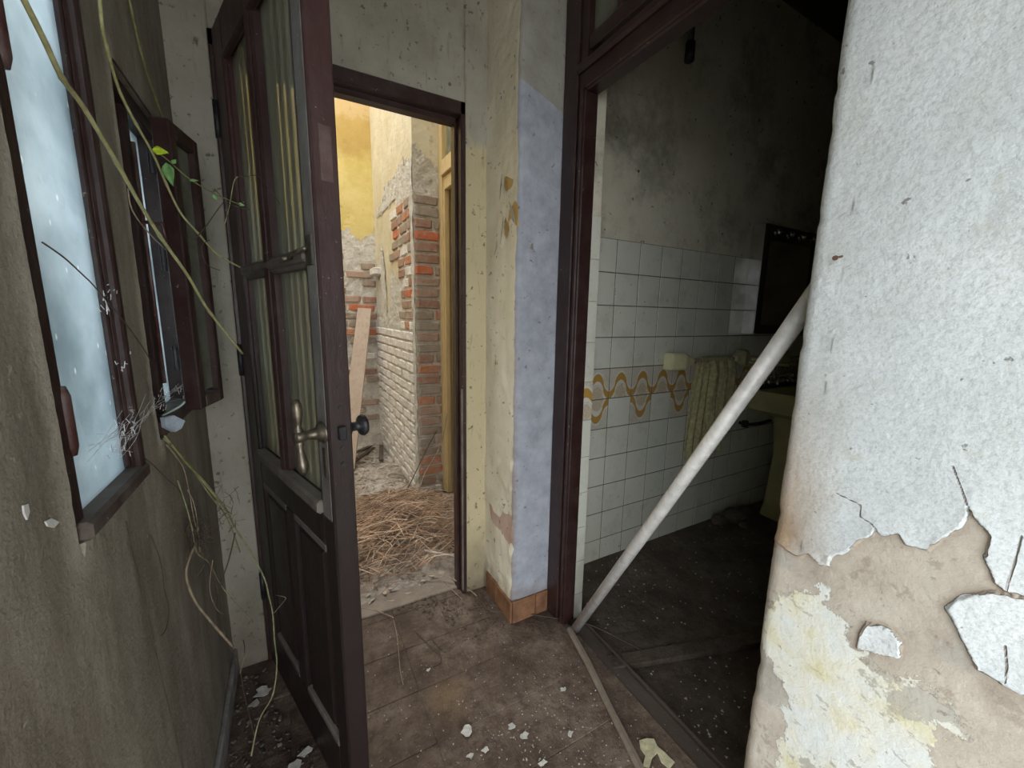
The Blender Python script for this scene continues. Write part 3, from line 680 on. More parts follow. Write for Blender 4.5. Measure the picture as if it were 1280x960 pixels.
for a, b in ((.105, .325), (.385, .605)):
    pn = lp('door_panel', MB().box(a, b, .014, .034, .16, .72), 'leafdark')
    mbp = MB()
    mbp.box(a+.03, b-.03, .004, .02, .19, .69, .008)
    lp('raised_field', mbp, 'leafdark', pn)
    lp('panel_moulding', MB().box(a, b, .0, .016, .70, .722, .004).box(a, b, 0, .016, .158, .18, .004), 'dusty', pn)  # pale tone of the mouldings stands in for their highlights
for a, b in ((.1, .327), (.363, .607)):
    for z0, z1 in ((.82, 1.352), (1.38, 1.935)): lp('glass_pane', MB().box(a, b, .022, .026, z0, z1), 'dglass')
# hardware
hd = empty('lever_handle', (0, 0, 0)); hd.parent = leaf; WM[hd.name] = WM[leaf.name]
bpy.data.objects.remove(hd)
def lathe_y(mb, cx, cz, prof, n=16):     # prof: [(y, r)] around the axis (x=cx,z=cz) along y
    rings = []
    for y, r_ in prof: rings.append([mb.bm.verts.new((cx+r_*math.cos(2*PI*k/n), y, cz+r_*math.sin(2*PI*k/n))) for k in range(n)])
    for a, b in zip(rings, rings[1:]):
        for k in range(n): mb.bm.faces.new((a[k], a[(k+1) % n], b[(k+1) % n], b[k]))
    mb.bm.faces.new(rings[0]); mb.bm.faces.new(rings[-1][::-1]); return mb
HS, HZ = .637, 1.0
lh = lp('door_handle', lathe_y(MB(), HS, HZ, [(0, .024), (-.004, .024), (-.006, .019), (-.012, .019), (-.014, .013), (-.026, .011), (-.034, .009), (-.040, .012), (-.046, .014), (-.054, .014), (-.060, .009)]), 'metal', smooth=True)
lp('lever', MB().tube([(HS, -.050, HZ+.078), (HS, -.050, HZ+.07), (HS, -.050, HZ+.055), (HS, -.050, HZ+.03), (HS, -.050, HZ+.022), (HS, -.050, HZ+.016), (HS, -.050, HZ)], [.005, .009, .0115, .008, .006, .009, .009], 12)
   .tube([(HS, -.050, HZ), (HS+.002, -.050, HZ-.018), (HS+.004, -.050, HZ-.024), (HS+.006, -.050, HZ-.034), (HS+.012, -.050, HZ-.058), (HS+.015, -.050, HZ-.07), (HS+.016, -.050, HZ-.076)], [.009, .009, .006, .008, .0115, .009, .005], 12), 'metal', lh, True)
lp('outer_knob', lathe_y(MB(), HS, HZ, [(LT, .02), (LT+.004, .02), (LT+.007, .011), (LT+.02, .010), (LT+.026, .013), (LT+.030, .022), (LT+.036, .025), (LT+.042, .022), (LT+.045, .012)]), 'iron', smooth=True)
es = lp('keyhole_plate', MB().box(.628, .646, -.003, .001, .898, .965, .0015), 'metal')
lp('keyhole', MB().box(.635, .639, -.0045, -.002, .92, .945, .001), 'black', es)
lp('lock_bolt', MB().box(LW-.002, LW+.010, .018, .034, .985, 1.015, .002), 'iron')
for zz in (.93, .965, 1.055, 1.10): lp('edge_screw', MB().tube([(LW-.001, .026, zz), (LW+.002, .026, zz)], .0045, 10), 'iron')
lb = lp('surface_latch', MB().box(.61, .645, -.004, .002, 1.345, 1.405, .002), 'metal')
lp('latch_bar', MB().tube([(.55, -.014, 1.365), (.565, -.014, 1.372), (.64, -.014, 1.375)], [.006, .0045, .0045], 10).tube([(.55, -.014, 1.365), (.548, -.03, 1.36)], [.005, .007], 10), 'metal', lb, True)
lp('lock_edge_plate', MB().box(LW-.001, LW+.0015, .014, .038, 1.50, 1.60, .0005), 'maroon')
for zz in (.25, 1.05, 1.75):
    lp('butt_hinge', MB().tube([(-.006, -.004, zz), (-.006, -.004, zz+.1)], .008, 10), 'iron', smooth=True)

# ------------------------------------------------------------------ bathroom doorway frame, threshold
d2 = empty('door_2', (.93, 1.16, 0), kind='structure', label='dark maroon frame of the bathroom doorway')
obj('door_jamb', MB().box(.90, .955, 1.155, 1.268, 0, CE, .003).box(.892, .90, 1.19, 1.268, 0, CE, .003).box(.895, .912, 1.165, 1.18, 0, 2.0, .003), 'frame', d2)
obj('door_jamb', MB().box(.90, .955, .33, .41, 0, CE, .003), 'frame', d2)
obj('door_head', MB().box(.90, .955, .41, 1.155, 1.985, 2.065, .005).box(.884, .91, .34, 1.2, 2.045, 2.075, .008).box(.892, .93, .41, 1.155, 1.99, 2.012, .004), 'frame', d2)
obj('transom_rail', MB().box(.905, .945, .41, 1.155, 2.105, 2.15, .003), 'frame', d2)
for yy in (1.02, .83, .64): obj('transom_bar', MB().box(.905, .94, yy-.012, yy+.012, 2.15, 2.74, .003), 'frame', d2)
for a, b in ((1.03, 1.155), (.84, 1.01), (.65, .82), (.41, .63)): obj('transom_pane', MB().box(.925, .929, a, b, 2.14, 2.75), 'darkglass', d2)
struct('trim_1', MB().box(.905, .99, .38, 1.16, -.03, -.008, .003).box(.99, 1.0, .38, 1.16, -.03, .004, .002).rough(.003, 12), 'darkwood', 'dirt caked threshold bar of the bathroom doorway')
# ------------------------------------------------------------------ bathroom shell
YT = 1.475; TP = .1524
tw = struct('wall_bathroom_tiled', MB().box(1.02, 3.55, YT+.008, YT+.13, -.03, CE), 'bathwall', 'bathroom wall, mouldy plaster above white tiling')
struct('wall_bathroom_grout', MB().box(1.02, 3.55, YT-.0012, YT+.0085, -.03, 1.616), m_plain('grey_grout', (.16, .15, .125), .9, 0, .3, .3, 30))
struct('wall_bathroom_right', MB().box(3.55, 3.65, -1.4, 1.62, -.03, CE), 'bathwall')
struct('wall_bathroom_near', MB().box(1.02, 3.65, -1.5, -1.4, -.03, CE), 'bathwall')
struct('wall_bathroom_left', MB().box(1.02, 1.04, -1.4, .33, -.03, CE), 'bathwall')
struct('ceiling_bathroom', MB().box(.93, 3.65, -1.5, 1.62, CE-.02, CE+.08), m_plain('very_dark_ceiling', (.08, .07, .06), .95, 0, .3, .2, 4))  # very dark even base colour
tile_me = {}
for k in ('tile', 'arch', 'tongue'):
    tile_me[k] = mesh_of(MB().box(-.0738, .0738, 0, .009, -.0738, .0738, .0008).bm, MT[k])
TX0, TZ0 = 1.22-TP, 1.616
for cidx in range(0, 16):
    for rix in range(0, 11):
        x = TX0+TP*(cidx+.5); z = TZ0-TP*(rix+.5)
        zs_ = 1.
        if rix == 10: zs_ = .78; z = .033
        c = cidx-1
        k = 'arch' if rix == 4 else ('tongue' if (rix == 5 and c % 2 == 0 and 0 <= c) else 'tile')
        o = inst(tile_me[k], 'tile', (x+random.uniform(-.0006, .0006), YT-.003+random.uniform(-.0007, .0007), z), tw, (random.uniform(-.006, .006), 0, random.uniform(-.006, .006)), (1, 1, zs_))
# tiled edge strip beside the frame
st = struct('trim_2', MB().box(.957, 1.022, 1.192, 1.205, -.02, 2.03), 'bathwall', 'narrow tiled strip behind the bathroom door frame')
sm = {k: mesh_of(MB().box(-.033, .033, 0, .007, -.0749, .0749, .0014).bm, MT[k]) for k in ('tile', 'arch')}
for rix in range(0, 11):
    z = TZ0-TP*(rix+.5)
    inst(sm['arch' if rix in (4,) else 'tile'], 'tile', (.989, 1.186, z), st)

# ------------------------------------------------------------------ terracotta skirting on the pier
bb = struct('baseboard_pier', MB().box(.722, .90, 1.268, 1.272, 0, .08), 'terra', 'terracotta tile skirting around the pier foot')
def skirt(x0, x1, y0, y1, seed): obj('skirting_tile', MB().box(x0, x1, y0, y1, .0, .098, .003).rough(.0012, 30, seed), 'terra', bb)
skirt(.711, .721, 1.262, 1.39, 1); skirt(.711, .721, 1.394, 1.50, 2)
skirt(.722, .83, 1.258, 1.270, 3); skirt(.833, .892, 1.258, 1.270, 4)
struct('baseboard_left', MB().box(XL-.002, XL+.012, .5, YE, 0, .085, .004).rough(.004, 14), m_plain('chalky_grey_skirting', (.30, .29, .28), .85, 0, .4, .5, 20), 'chalky grey skirting strip under the window wall')

# ================================================================== YARD BEYOND
YB = 3.9; PX, PY = .72, 2.6
yb = struct('wall_yard_back', MB().box(-1.2, .75, YB, YB+.15, -.1, 4.4), 'yellow', 'yellow limewashed yard wall with bare brick below')
struct('wall_yard_left', MB().box(-1.35, -1.2, YE+.1, YB+.15, -.1, 4.4), 'cream')
struct('wall_yard_front', MB().box(-1.35, XL-.05, YE+.02, YE+.14, -.1, 4.4).box(XL-.05, 1.1, YE+.01, YE+.13, CE+.1, 4.4), 'cream')
pier = struct('wall_yard_pier', MB().box(PX, .886, PY, YB+.15, -.1, 4.4), 'cream', 'brick pier in the yard with plaster fallen away')
# exposed mortar skins
def mortar_sheet(parent, name, mk, au, bu, na, nb, inside, amp=.006, mat='mortar'):
    bm = bmesh.new(); V = {}
    for i in range(na):
        for j in range(nb):
            u = au[0]+(au[1]-au[0])*i/(na-1); v = bu[0]+(bu[1]-bu[0])*j/(nb-1); V[(i, j)] = (u, v)
    BV = {}
    def g(i, j):
        if (i, j) not in BV:
            u, v = V[(i, j)]; BV[(i, j)] = bm.verts.new(mk(u, v, .006+mnoise.fractal(Vector((u*14, v*14, 2)), .7, 2, 4)*amp))
        return BV[(i, j)]
    for i in range(na-1):
        for j in range(nb-1):
            u, v = V[(i, j)]
            if inside(u, v): bm.faces.new((g(i, j), g(i+1, j), g(i+1, j+1), g(i, j+1)))
    return obj(name, bm, mat, parent)
nz = lambda a, b: mnoise.noise(Vector((a, b, .5)))
def topline(y):  # plaster boundary on the pier's side face
    return 2.10+.03*nz(y*9, 1)+ (.12 if y < 3.3 else .12-(y-3.3)*.35)
mortar_sheet(pier, 'exposed_mortar', lambda u, v, d: (PX-d, u, v), (PY-.004, YB), (-.02, 2.45), 70, 130, lambda u, v: v < topline(u)+.07*nz(u*30, v*6)+.03*nz(u*60, v*9) and not (u > 3.0 and 1.25 < v < 2.05 and nz(u*5, v*2.2) > -.12), .006)
mortar_sheet(pier, 'exposed_mortar', lambda u, v, d: (u, PY-d, v), (PX-.004, .886), (-.02, 2.4), 12, 130, lambda u, v: v < 2.27+.06*nz(u*40, v*8)-.16*(u-PX)/.166, .005)
mortar_sheet(yb, 'exposed_mortar', lambda u, v, d: (u, YB-d, v), (.0, .72), (-.02, 2.1), 40, 80, lambda u, v: v < 1.93+.12*nz(u*7, 3)+.05*nz(u*20, v*20), .008)
bms = []
for s in range(4):
    for mt in ('brick', 'wbrick'):
        b = MB().box(-.5, .5, -.5, .5, -.5, .5, .10)
        for v in b.bm.verts:
            n_ = mnoise.noise_vector(v.co*2.2+Vector((s*5, s, 0))); v.co += Vector(n_)*.055
        bms.append(mesh_of(b.bm, MT[mt], False))
def brick(parent, c, size, white, rz=0.):
    me = bms[2*random.randrange(4)+(1 if white else 0)]
    inst(me, 'brick', c, parent, (random.uniform(-.02, .02), random.uniform(-.02, .02), rz+random.uniform(-.02, .02)), size)
nrow = 29; ch = .0715
for r_ in range(nrow):
    z = .035+r_*ch
    if z > 2.03: break
    # front face: one brick (or two) wide
    if r_ % 2 == 0: spans = [(PX, .884)]
    else: spans = [(PX, PX+.118), (PX+.13, .884)] if r_ % 4 == 1 else [(PX, .878)]
    for a, b in spans:
        brick(pier, ((a+b)/2, PY+.022, z), (b-a-.004, .075, .056), z < .5 and random.random() < .25)
    # side face
    white_row = z < 1.12
    end = YB if z < 1.15 else (PY+.24+.16*(z-1.15)+random.uniform(-.04, .1) if z < 1.62 else PY+.42+random.uniform(0, .2))
    if z > 1.9: end = PY+.75-(z-1.9)*1.5
    y = PY+.0 + (.0 if r_ % 2 else -.1)
    y0 = PY
    lens = [.125 if r_ % 2 else .235]
    first = True
    while y0 < end-.03:
        L = .235 if (not first) else lens[0]
        if z > 1.15: L = .12 if random.random() < .6 else .2
        y1 = min(y0+L, YB)
        if not first or True:
            yy0 = y0+(.06 if first else .006)
            if y1-yy0 > .03:
                brick(pier, (PX+.024-(.003 if white_row else 0), (yy0+y1)/2, z), (.075, y1-yy0-.006, .056), white_row or (z < 1.3 and random.random() < .5) or random.random() < .08)
        y0 = y1+.008; first = False
# back wall bricks
for r_ in range(24):
    z = .06+r_*.0735
    if z > 1.80: break
    x = .10+(.12 if r_ % 2 else 0)
    while x < .70:
        L = min(.235, .715-x)
        if L > .05 and not (z > 1.45 and random.random() < .6) and (z > .95 or random.random() < .35):
            brick(yb, (x+L/2, YB+.024, z), (L-.008, .085, .056), random.random() < .08)
        x += .245
# projecting stub of brick high on the pier side
brick(pier, (PX-.03, 3.75, 1.62), (.07, .2, .06), True)
# cream door frame further right, running back toward the wall
d3 = empty('door_3', (.9, 2.2, 0), kind='structure', label='cream painted door frame with transom beside the brick pier')
obj('door_jamb', MB().box(.885, .95, 2.535, 2.597, .02, 4.2, .003).box(.893, .925, 2.515, 2.54, .02, 2.1, .003), 'creamwood', d3)
obj('transom_bar', MB().box(.878, .95, 1.78, 2.54, 2.10, 2.19, .004).box(.895, .93, 1.78, 2.53, 2.02, 2.10, .004), 'creamwood', d3)
obj('transom_pane', MB().box(.92, .925, 1.78, 2.54, 2.18, 3.0), 'darkglass', d3)
dk = m_plain('dark_interior_fill', (.07, .055, .04), .9, 0, .4, .4, 9)
obj('dark_interior_sheet', MB().box(.99, 1.02, 1.95, 2.50, .02, 2.05, .003), dk, d3)  # dark sheet standing in for the unlit interior behind the frame
obj('inner_stile', MB().box(.93, .985, 2.42, 2.50, .02, 2.06, .003), m_plain('ochre_stained_stile', (.30, .21, .09), .8, 0, .4, .4, 9), d3)
struct('wall_yard_right', MB().box(.95, 1.1, YE+.12, 1.8, -.1, 4.4).box(.95, 1.1, 1.8, 2.6, 3.0, 4.4).box(1.08, 1.2, 1.5, 2.7, -.1, 4.4).box(.886, 1.2, 2.602, 2.75, -.1, 4.4), 'cream')
# yard ground: uneven dirt
def yard_h(x, y):
    h = mnoise.fractal(Vector((x*4, y*4, 1)), .6, 2, 5)*.03
    hp = math.exp(-(((x-.42)/.38)**2+((y-2.15)/.36)**2))*.14
    lip = max(0, min(1, (y-1.60)/.15))
    return (.005+h+hp)*lip-.004+max(0, (y-3.0))*.02
mb = MB(); xsg = np.linspace(-1.2, 1.05, 100); ysg = np.linspace(1.60, YB+.02, 110)
mb.grid([[Vector((x, y, yard_h(x, y)+mnoise.noise(Vector((x*38, y*38, 3)))*.006)) for y in ysg] for x in xsg])
struct('ground_yard', mb, 'yard', 'pale dirt and leaf litter covering the yard ground', smooth=True)
struct('trim_3', MB().box(-.12, .60, 1.57, 1.67, -.02, .012, .004).rough(.004, 10), 'oldwood', 'buried sill of the far doorway')

# ------------------------------------------------------------------ heap of dry stems, litter
rnd = random.Random(3)
bm = MB()
def thin_stick(mb, p, q, r, n=3, bend=.03, seg=4):
    p, q = Vector(p), Vector(q); o = Vector((rnd.uniform(-1, 1), rnd.uniform(-1, 1), rnd.uniform(0, 1)))*bend
    mb.tube([p.lerp(q, k/seg)+o*math.sin(PI*k/seg) for k in range(seg+1)], r, n, False)
for k in range(1500):
    x, y = rnd.gauss(.42, .26), rnd.gauss(2.14, .25)
    if not (-.15 < x < .86 and 1.66 < y < 2.58): continue
    a = rnd.gauss(.2, .75); L = rnd.uniform(.08, .34); h = yard_h(x, y)+rnd.uniform(0, .05)
    dx, dy = math.cos(a)*L/2, math.sin(a)*L/2
    if x+abs(dx) > .93 or y-abs(dy) < 1.62 or y+abs(dy) > 2.59: continue
    if (y-abs(dy) < 1.69) and (x+abs(dx) > .58): continue
    thin_stick(bm, (x-dx, y-dy, h+rnd.uniform(-.01, .015)), (x+dx, y+dy, h+rnd.uniform(-.01, .02)), rnd.uniform(.0008, .0021), 3, .025)
bm2 = MB()
for k in range(260):
    x, y = rnd.gauss(.40, .22), rnd.gauss(2.05, .22)
    if not (.0 < x < .8 and 1.72 < y < 2.5): continue
    a = rnd.gauss(.1, .7); L = rnd.uniform(.12, .3); h = yard_h(x, y)+.05; dx, dy = math.cos(a)*L/2, math.sin(a)*L/2
    if x+abs(dx) > .9 or y-abs(dy) < 1.68 or y+abs(dy) > 2.58: continue
    thin_stick(bm2, (x-dx, y-dy, h-.02), (x+dx, y+dy, h+rnd.uniform(-.02, .02)), rnd.uniform(.0010, .0022), 4, .03)
thing1('pale_stem_scatter', bm2, 'paletwig', 'paler straw coloured stems lying loose on top of the stem heap', 'debris', kind='stuff')
thing1('dry_stem_heap', bm, 'twig', 'heap of dry orange brown stems on the ground just past the far doorway', 'debris', kind='stuff')
bm = MB()
for k in range(1500):
    x, y = rnd.uniform(-.3, .9), rnd.uniform(1.6, 3.8)
    if x > .70 and y > 2.55: continue
    if y < 1.72 and not (.0 < x < .55): continue
    h = yard_h(x, y)+.004; s_ = rnd.uniform(.008, .022); a = rnd.uniform(0, 6.28)
    c, s2 = math.cos(a)*s_, math.sin(a)*s_
    V4 = [bm.bm.verts.new((x+c, y+s2, h+rnd.uniform(0, .012))), bm.bm.verts.new((x-s2*.5, y+c*.5, h+rnd.uniform(0, .01))), bm.bm.verts.new((x-c, y-s2, h+rnd.uniform(0, .012))), bm.bm.verts.new((x+s2*.5, y-c*.5, h+rnd.uniform(0, .01)))]
    bm.bm.faces.new(V4)
thing1('leaf_litter', bm, 'litter', 'crumbled tan leaf litter strewn over the yard ground', 'debris', kind='stuff')

# branches at the doorway
def stick(name, pts, r, mat, label, cat='stick', group=None, n=7, per=5, knots=True, leaves=None):
    P = smooth_path(pts, per); m_ = len(P)
    if isinstance(r, tuple): rad = [r[0]+(r[1]-r[0])*i/(m_-1) for i in range(m_)]
    else: rad = [r]*m_
    if knots: rad = [q*(1+.12*mnoise.noise(Vector((i*.7, 3, q*100)))) for i, q in enumerate(rad)]
    return thing1(name, MB().tube(P, rad, n), mat, label, cat, group, smooth=True)
zf = lambda px, py, z=.02: onZ(px, py, z)
stick('fallen_branch', [zf(505, 716, .05), zf(530, 717, .05), zf(553, 719, .045), zf(572, 727, .03), zf(588, 738, .02), zf(596, 745, .012)], (.004, .003), 'deadstem', 'pale thin branch lying across the sill at the right end of the stem heap')
stick('fallen_branch', [zf(555, 727, .015), zf(565, 737, .01), zf(577, 749, .006)], .0022, 'deadstem', 'short pale twig on the doorway sill, below the pale branch')
stick('fallen_branch', [zf(440, 695, .06), zf(462, 692, .075), zf(478, 700, .07), zf(500, 713, .06)], .0028, 'twig', 'orange twig at the left front edge of the stem heap')
stick('fallen_branch', [zf(530, 688, .10), zf(552, 692, .09), zf(575, 697, .08)], (.006, .005), 'litter', 'thick grey branch half buried in the heap by the right jamb')
stick('fallen_branch', [zf(445, 653, .03), zf(480, 640, .05), onZ(505, 618, .10), Vector((.74, 2.50, .36)), Vector((.80, 2.45, .50))], (.004, .003), 'darkstem', 'long dark branch reaching from the yard ground up to the brick pier')
stick('fallen_branch', [Vector((.60, 2.30, .10)), Vector((.70, 2.40, .24)), Vector((.80, 2.44, .36)), Vector((.86, 2.48, .48)), Vector((.89, 2.50, .6))], (.004, .0025), 'deadstem', 'grey branch slanting up against the cream door post')
stick('fallen_branch', [zf(452, 760, .012), zf(470, 763, .012), zf(492, 772, .012)], .002, 'deadstem', 'pale curved twig on the floor tiles just right of the open door', 'stick')
stick('fallen_branch', [zf(492, 775, .008), zf(497, 800, .006), zf(500, 835, .006), zf(504, 856, .006)], .0016, 'deadstem', 'straight thin stem lying toward the viewer on the floor tiles', 'stick')
stick('fallen_branch', [zf(596, 742, .02), zf(610, 762, .012), zf(640, 765, .012), zf(690, 772, .012), zf(740, 782, .01), zf(806, 815, -.005)], .0018, 'darkstem', 'long thin dark stem running past the pier foot into the bathroom', 'stick')
stick('fallen_branch', [zf(540, 800, .006), zf(556, 812, .01), zf(574, 800, .008), zf(600, 790, .01), zf(622, 772, .006)], .0015, 'darkstem', 'curling dark tendril on the floor in front of the pier', 'stick')
stick('fallen_branch', [zf(520, 790, .006), zf(536, 806, .008), zf(548, 815, .012), zf(551, 826, .006), zf(541, 832, .006)], .0016, 'darkstem', 'hooked dark tendril on the middle of the corridor floor', 'stick')

# leaning plank in the yard and strips at the back
def plank(name, p, q, w_, t_, up, mat, label, cat='plank'):
    p, q, up = Vector(p), Vector(q), Vector(up); ax = (q-p).normalized(); s_ = ax.cross(up).normalized(); n_ = s_.cross(ax)
    mb = MB(); L = (q-p).length; mb.box(-w_/2, w_/2, -t_/2, t_/2, 0, L, .002)
    mb.bm.transform(Matrix(((s_.x, n_.x, ax.x, p.x), (s_.y, n_.y, ax.y, p.y), (s_.z, n_.z, ax.z, p.z), (0, 0, 0, 1))))
    return thing1(name, mb, mat, label, cat)
plank('leaning_plank', (.32, 3.27, .03), (.60, 3.84, 1.30), .12, .02, (-.4, -1, .3), 'plank', 'long bare wooden plank leaning in the corner by the brick pier')
for a, b, lb in (((.30, 3.28, .03), (.60, 3.72, .03), 'dark strip of wood on the ground at the foot of the leaning plank'), ((.60, 3.35, .03), (.68, 3.75, .03), 'short dark lath on the ground against the pier base'), ((.42, 3.62, .035), (.62, 3.80, .03), 'small dark offcut lying by the yellow wall')):
    plank('wood_strip', a, b, .035, .012, (0, 0, 1), 'darkstem', lb, 'wood')

# ================================================================== BATHROOM THINGS
# mirror cabinet
mc = empty('mirror_cabinet', (2.72, YT, 1.17), 0, 'chrome sided mirror cabinet with three bulbs on the tiled wall', 'cabinet')
mx0, mx1, mz0, mz1 = 2.415, 2.98, 1.172, 1.80; yf = YT-.09
obj('cabinet_body', MB().box(mx0+.004, mx1, yf+.01, YT-.004, mz0, mz1, .004), 'black', mc)
obj('chrome_side', MB().box(mx0, mx0+.004, yf+.004, YT-.004, mz0, mz1, .001), 'chrome', mc)
obj('front_frame', MB().box(mx0, mx0+.045, yf, yf+.012, mz0, mz1, .003).box(mx1-.045, mx1, yf, yf+.012, mz0, mz1, .003).box(mx0+.045, mx1-.045, yf, yf+.012, mz0, mz0+.055, .003).box(mx0+.045, mx1-.045, yf, yf+.012, mz1-.09, mz1, .003), 'black', mc)
obj('mirror_glass', MB().box(mx0+.045, mx1-.045, yf+.004, yf+.009, mz0+.055, mz1-.09), 'mirror', mc)
for k in range(4):
    x = 2.50+k*.13
    lh_ = obj('lamp_holder', lathe_y(MB(), x, mz1-.045, [(yf, .02), (yf-.006, .02), (yf-.01, .012)]), 'chrome', mc, smooth=True)
    b = MB(); bmesh.ops.create_icosphere(b.bm, subdivisions=2, radius=.018, matrix=Matrix.Translation((x, yf-.022, mz1-.045))); obj('bulb', b, 'chrome', lh_, smooth=True)
# towel rail
RZ, RY = 1.03, YT-.065
trl = empty('towel_rail', (2.06, YT, RZ), 0, 'towel rail with two pale yellow ceramic brackets on the tiled wall', 'towel rail')
obj('rail', MB().tube([(1.84, RY, RZ), (2.34, RY, RZ)], .012, 14), m_plain('dull_pinkish_bar', (.30, .22, .17), .4, .2, .2, .1, 20), trl, smooth=True)
for x, s_ in ((1.785, 1), (2.37, -1)):
    mb = MB(); prof = [(0, .042), (.02, .042), (.05, .034), (.075, .03), (.095, .022)]
    prev = None; n = 4
    rings = []
    for t, hh in [(-.045, .040), (-.04, .046), (.03, .046), (.065, .032), (.095, .018), (.105, .016)]:
        yc = YT-.004-.035-.03*max(0, min(1, (t+.05)/.1)); hd_ = .034 if t < .04 else .022
        rings.append([mb.bm.verts.new((x+s_*t, yc+sy*hd_, RZ+sz*hh)) for sy, sz in ((-1, -.75), (-1, .75), (-.6, 1), (.9, 1), (.9, -1), (-.6, -1))])
    for a, b in zip(rings, rings[1:]):
        for k in range(6): mb.bm.faces.new((a[k], a[(k+1) % 6], b[(k+1) % 6], b[k]))
    mb.bm.faces.new(rings[0]); mb.bm.faces.new(rings[-1])
    bmesh.ops.bevel(mb.bm, geom=mb.bm.edges[:], offset=.003, segments=2, affect='EDGES')
    br = obj('bracket', mb, 'holder', trl, smooth=False)
# towel: long rear drop and short front drop
mb = MB()
def drop(x0, x1, zb, yoff, side, seed, hem=True):
    cols = 26; rows = 30; P = []
    for i in range(cols+1):
        u = i/cols; row = []
        for j in range(rows+1):
            v = j/rows; z = RZ+.013-(RZ+.013-zb)*v
            fold = .011*math.sin(u*PI*5+seed)*min(1, v*3+.25)+.004*math.sin(u*PI*11+v*4)
            x = x0+(x1-x0)*u+(-.015 if x0 < 2.0 else .0)*v+.006*math.sin(v*5+seed)
            y = RY+side*.014*min(1, v*12+.1)+yoff*min(1, v*5)+fold-.006*(1 if v > .9 and hem else 0)
            row.append(Vector((x, min(y, YT-.008), z-.012*u*v)))
        P.append(row)
    mb.grid(P)
drop(1.965, 2.13, .45, .012, 1, .5); drop(2.03, 2.235, .635, -.022, -1, 1.9); drop(2.09, 2.25, .47, .01, 1, 2.5)
P = [[Vector((1.965+(2.25-1.965)*i/16, RY+.016*math.cos(a), RZ+.014*math.sin(a)+.001)) for a in np.linspace(-.3, PI+.3, 9)] for i in range(17)]
mb.grid(P)
tw_ = thing1('towel', mb, 'towel', 'faded olive towel folded over the towel rail', 'towel', smooth=True)
so = tw_.modifiers.new('thick', 'SOLIDIFY'); so.thickness = .006; so.offset = 0
# soap dish + tumbler holder + small tap outlet
thing1('tumbler_holder', MB().box(2.47, 2.60, YT-.02, YT-.004, .965, 1.035, .006).box(2.50, 2.58, YT-.10, YT-.015, .985, 1.0, .005).box(2.53, 2.55, YT-.07, YT-.015, 1.0, 1.02, .004), 'holder', 'pale yellow ceramic tumbler holder on the tiles right of the towel rail', 'holder')
thing1('soap_dish', MB().box(2.83, 2.97, YT-.03, YT-.004, .96, 1.05, .008).box(2.84, 2.96, YT-.09, YT-.02, .955, .975, .006), 'holder', 'ceramic soap dish on the tiles above the washbasin', 'soap dish')
thing1('wall_tap', lathe_y(MB(), 2.53, .87, [(YT-.004, .022), (YT-.012, .022), (YT-.016, .012), (YT-.05, .012), (YT-.052, .018), (YT-.066, .018)], 14), 'chrome', 'small chrome valve on the tiles beside the basin', 'valve', smooth=True)
# washbasin with pedestal
wb = empty('washbasin', (2.80, 1.25, -.025), 0, 'yellow green pedestal washbasin at the bathroom wall', 'washbasin')
def rr_ring(x0, x1, y0, y1, r_, z, n=5):
    pts = []
    for cx, cy, a0 in ((x1-r_, y1-r_, 0), (x0+r_, y1-r_, PI/2), (x0+r_, y0+r_, PI), (x1-r_, y0+r_, 1.5*PI)):
        for k in range(n+1): a = a0+PI/2*k/n; pts.append((cx+r_*math.cos(a), cy+r_*math.sin(a), z))
    return pts
def loft(mb, rings, cap0=True, cap1=True):
    R = [[mb.bm.verts.new(p) for p in r_] for r_ in rings]; n = len(R[0])
    for a, b in zip(R, R[1:]):
        for k in range(n): mb.bm.faces.new((a[k], a[(k+1) % n], b[(k+1) % n], b[k]))
    if cap0: mb.bm.faces.new(R[0][::-1])
    if cap1: mb.bm.faces.new(R[-1])
    return mb
bx0, bx1, by0, by1 = 2.50, 3.08, 1.06, YT-.006
obj('basin', loft(MB(), [rr_ring(bx0+.10, bx1-.10, by0+.12, by1, .05, .665), rr_ring(bx0+.03, bx1-.03, by0+.05, by1, .06, .70), rr_ring(bx0, bx1, by0, by1, .07, .80), rr_ring(bx0, bx1, by0, by1, .07, .825), rr_ring(bx0+.03, bx1-.03, by0+.03, by1-.10, .07, .825), rr_ring(bx0+.07, bx1-.07, by0+.07, by1-.14, .07, .74), rr_ring(bx0+.16, bx1-.16, by0+.12, by1-.18, .05, .70)]), 'ceramic', wb, smooth=False)
obj('pedestal', loft(MB(), [rr_ring(2.665, 2.90, 1.13, 1.38, .05, -.024), rr_ring(2.675, 2.89, 1.14, 1.37, .05, .05), rr_ring(2.70, 2.87, 1.16, 1.36, .05, .4), rr_ring(2.68, 2.9, 1.14, 1.38, .05, .68)]), 'ceramic', wb, smooth=False)
for x in (2.68, 2.90):
    obj('tap', MB().tube([(x, YT-.06, .825), (x, YT-.06, .89)], .014, 12).tube([(x-.03, YT-.06, .9), (x+.03, YT-.06, .9)], .009, 10).tube([(x, YT-.09, .9), (x, YT-.03, .9)], .009, 10), 'chrome', wb, smooth=True)
obj('spout', MB().tube(smooth_path([(2.79, YT-.06, .825), (2.79, YT-.06, .88), (2.79, YT-.10, .90), (2.79, YT-.16, .875)], 4), .011, 12), 'chrome', wb, smooth=True)
obj('splash_ledge', MB().box(2.56, 3.02, YT-.085, YT-.006, .822, .838, .004), 'iron', wb)
thing1('drain_pipe', MB().tube(smooth_path([(2.50, YT-.01, .60), (2.50, YT-.06, .60), (2.56, YT-.10, .61), (2.68, YT-.10, .615)], 5), .011, 10).tube([(2.50, YT-.045, .58), (2.50, YT-.045, .62)], .02, 10), 'iron', 'dark valve and pipe under the basin', 'pipe', smooth=True)
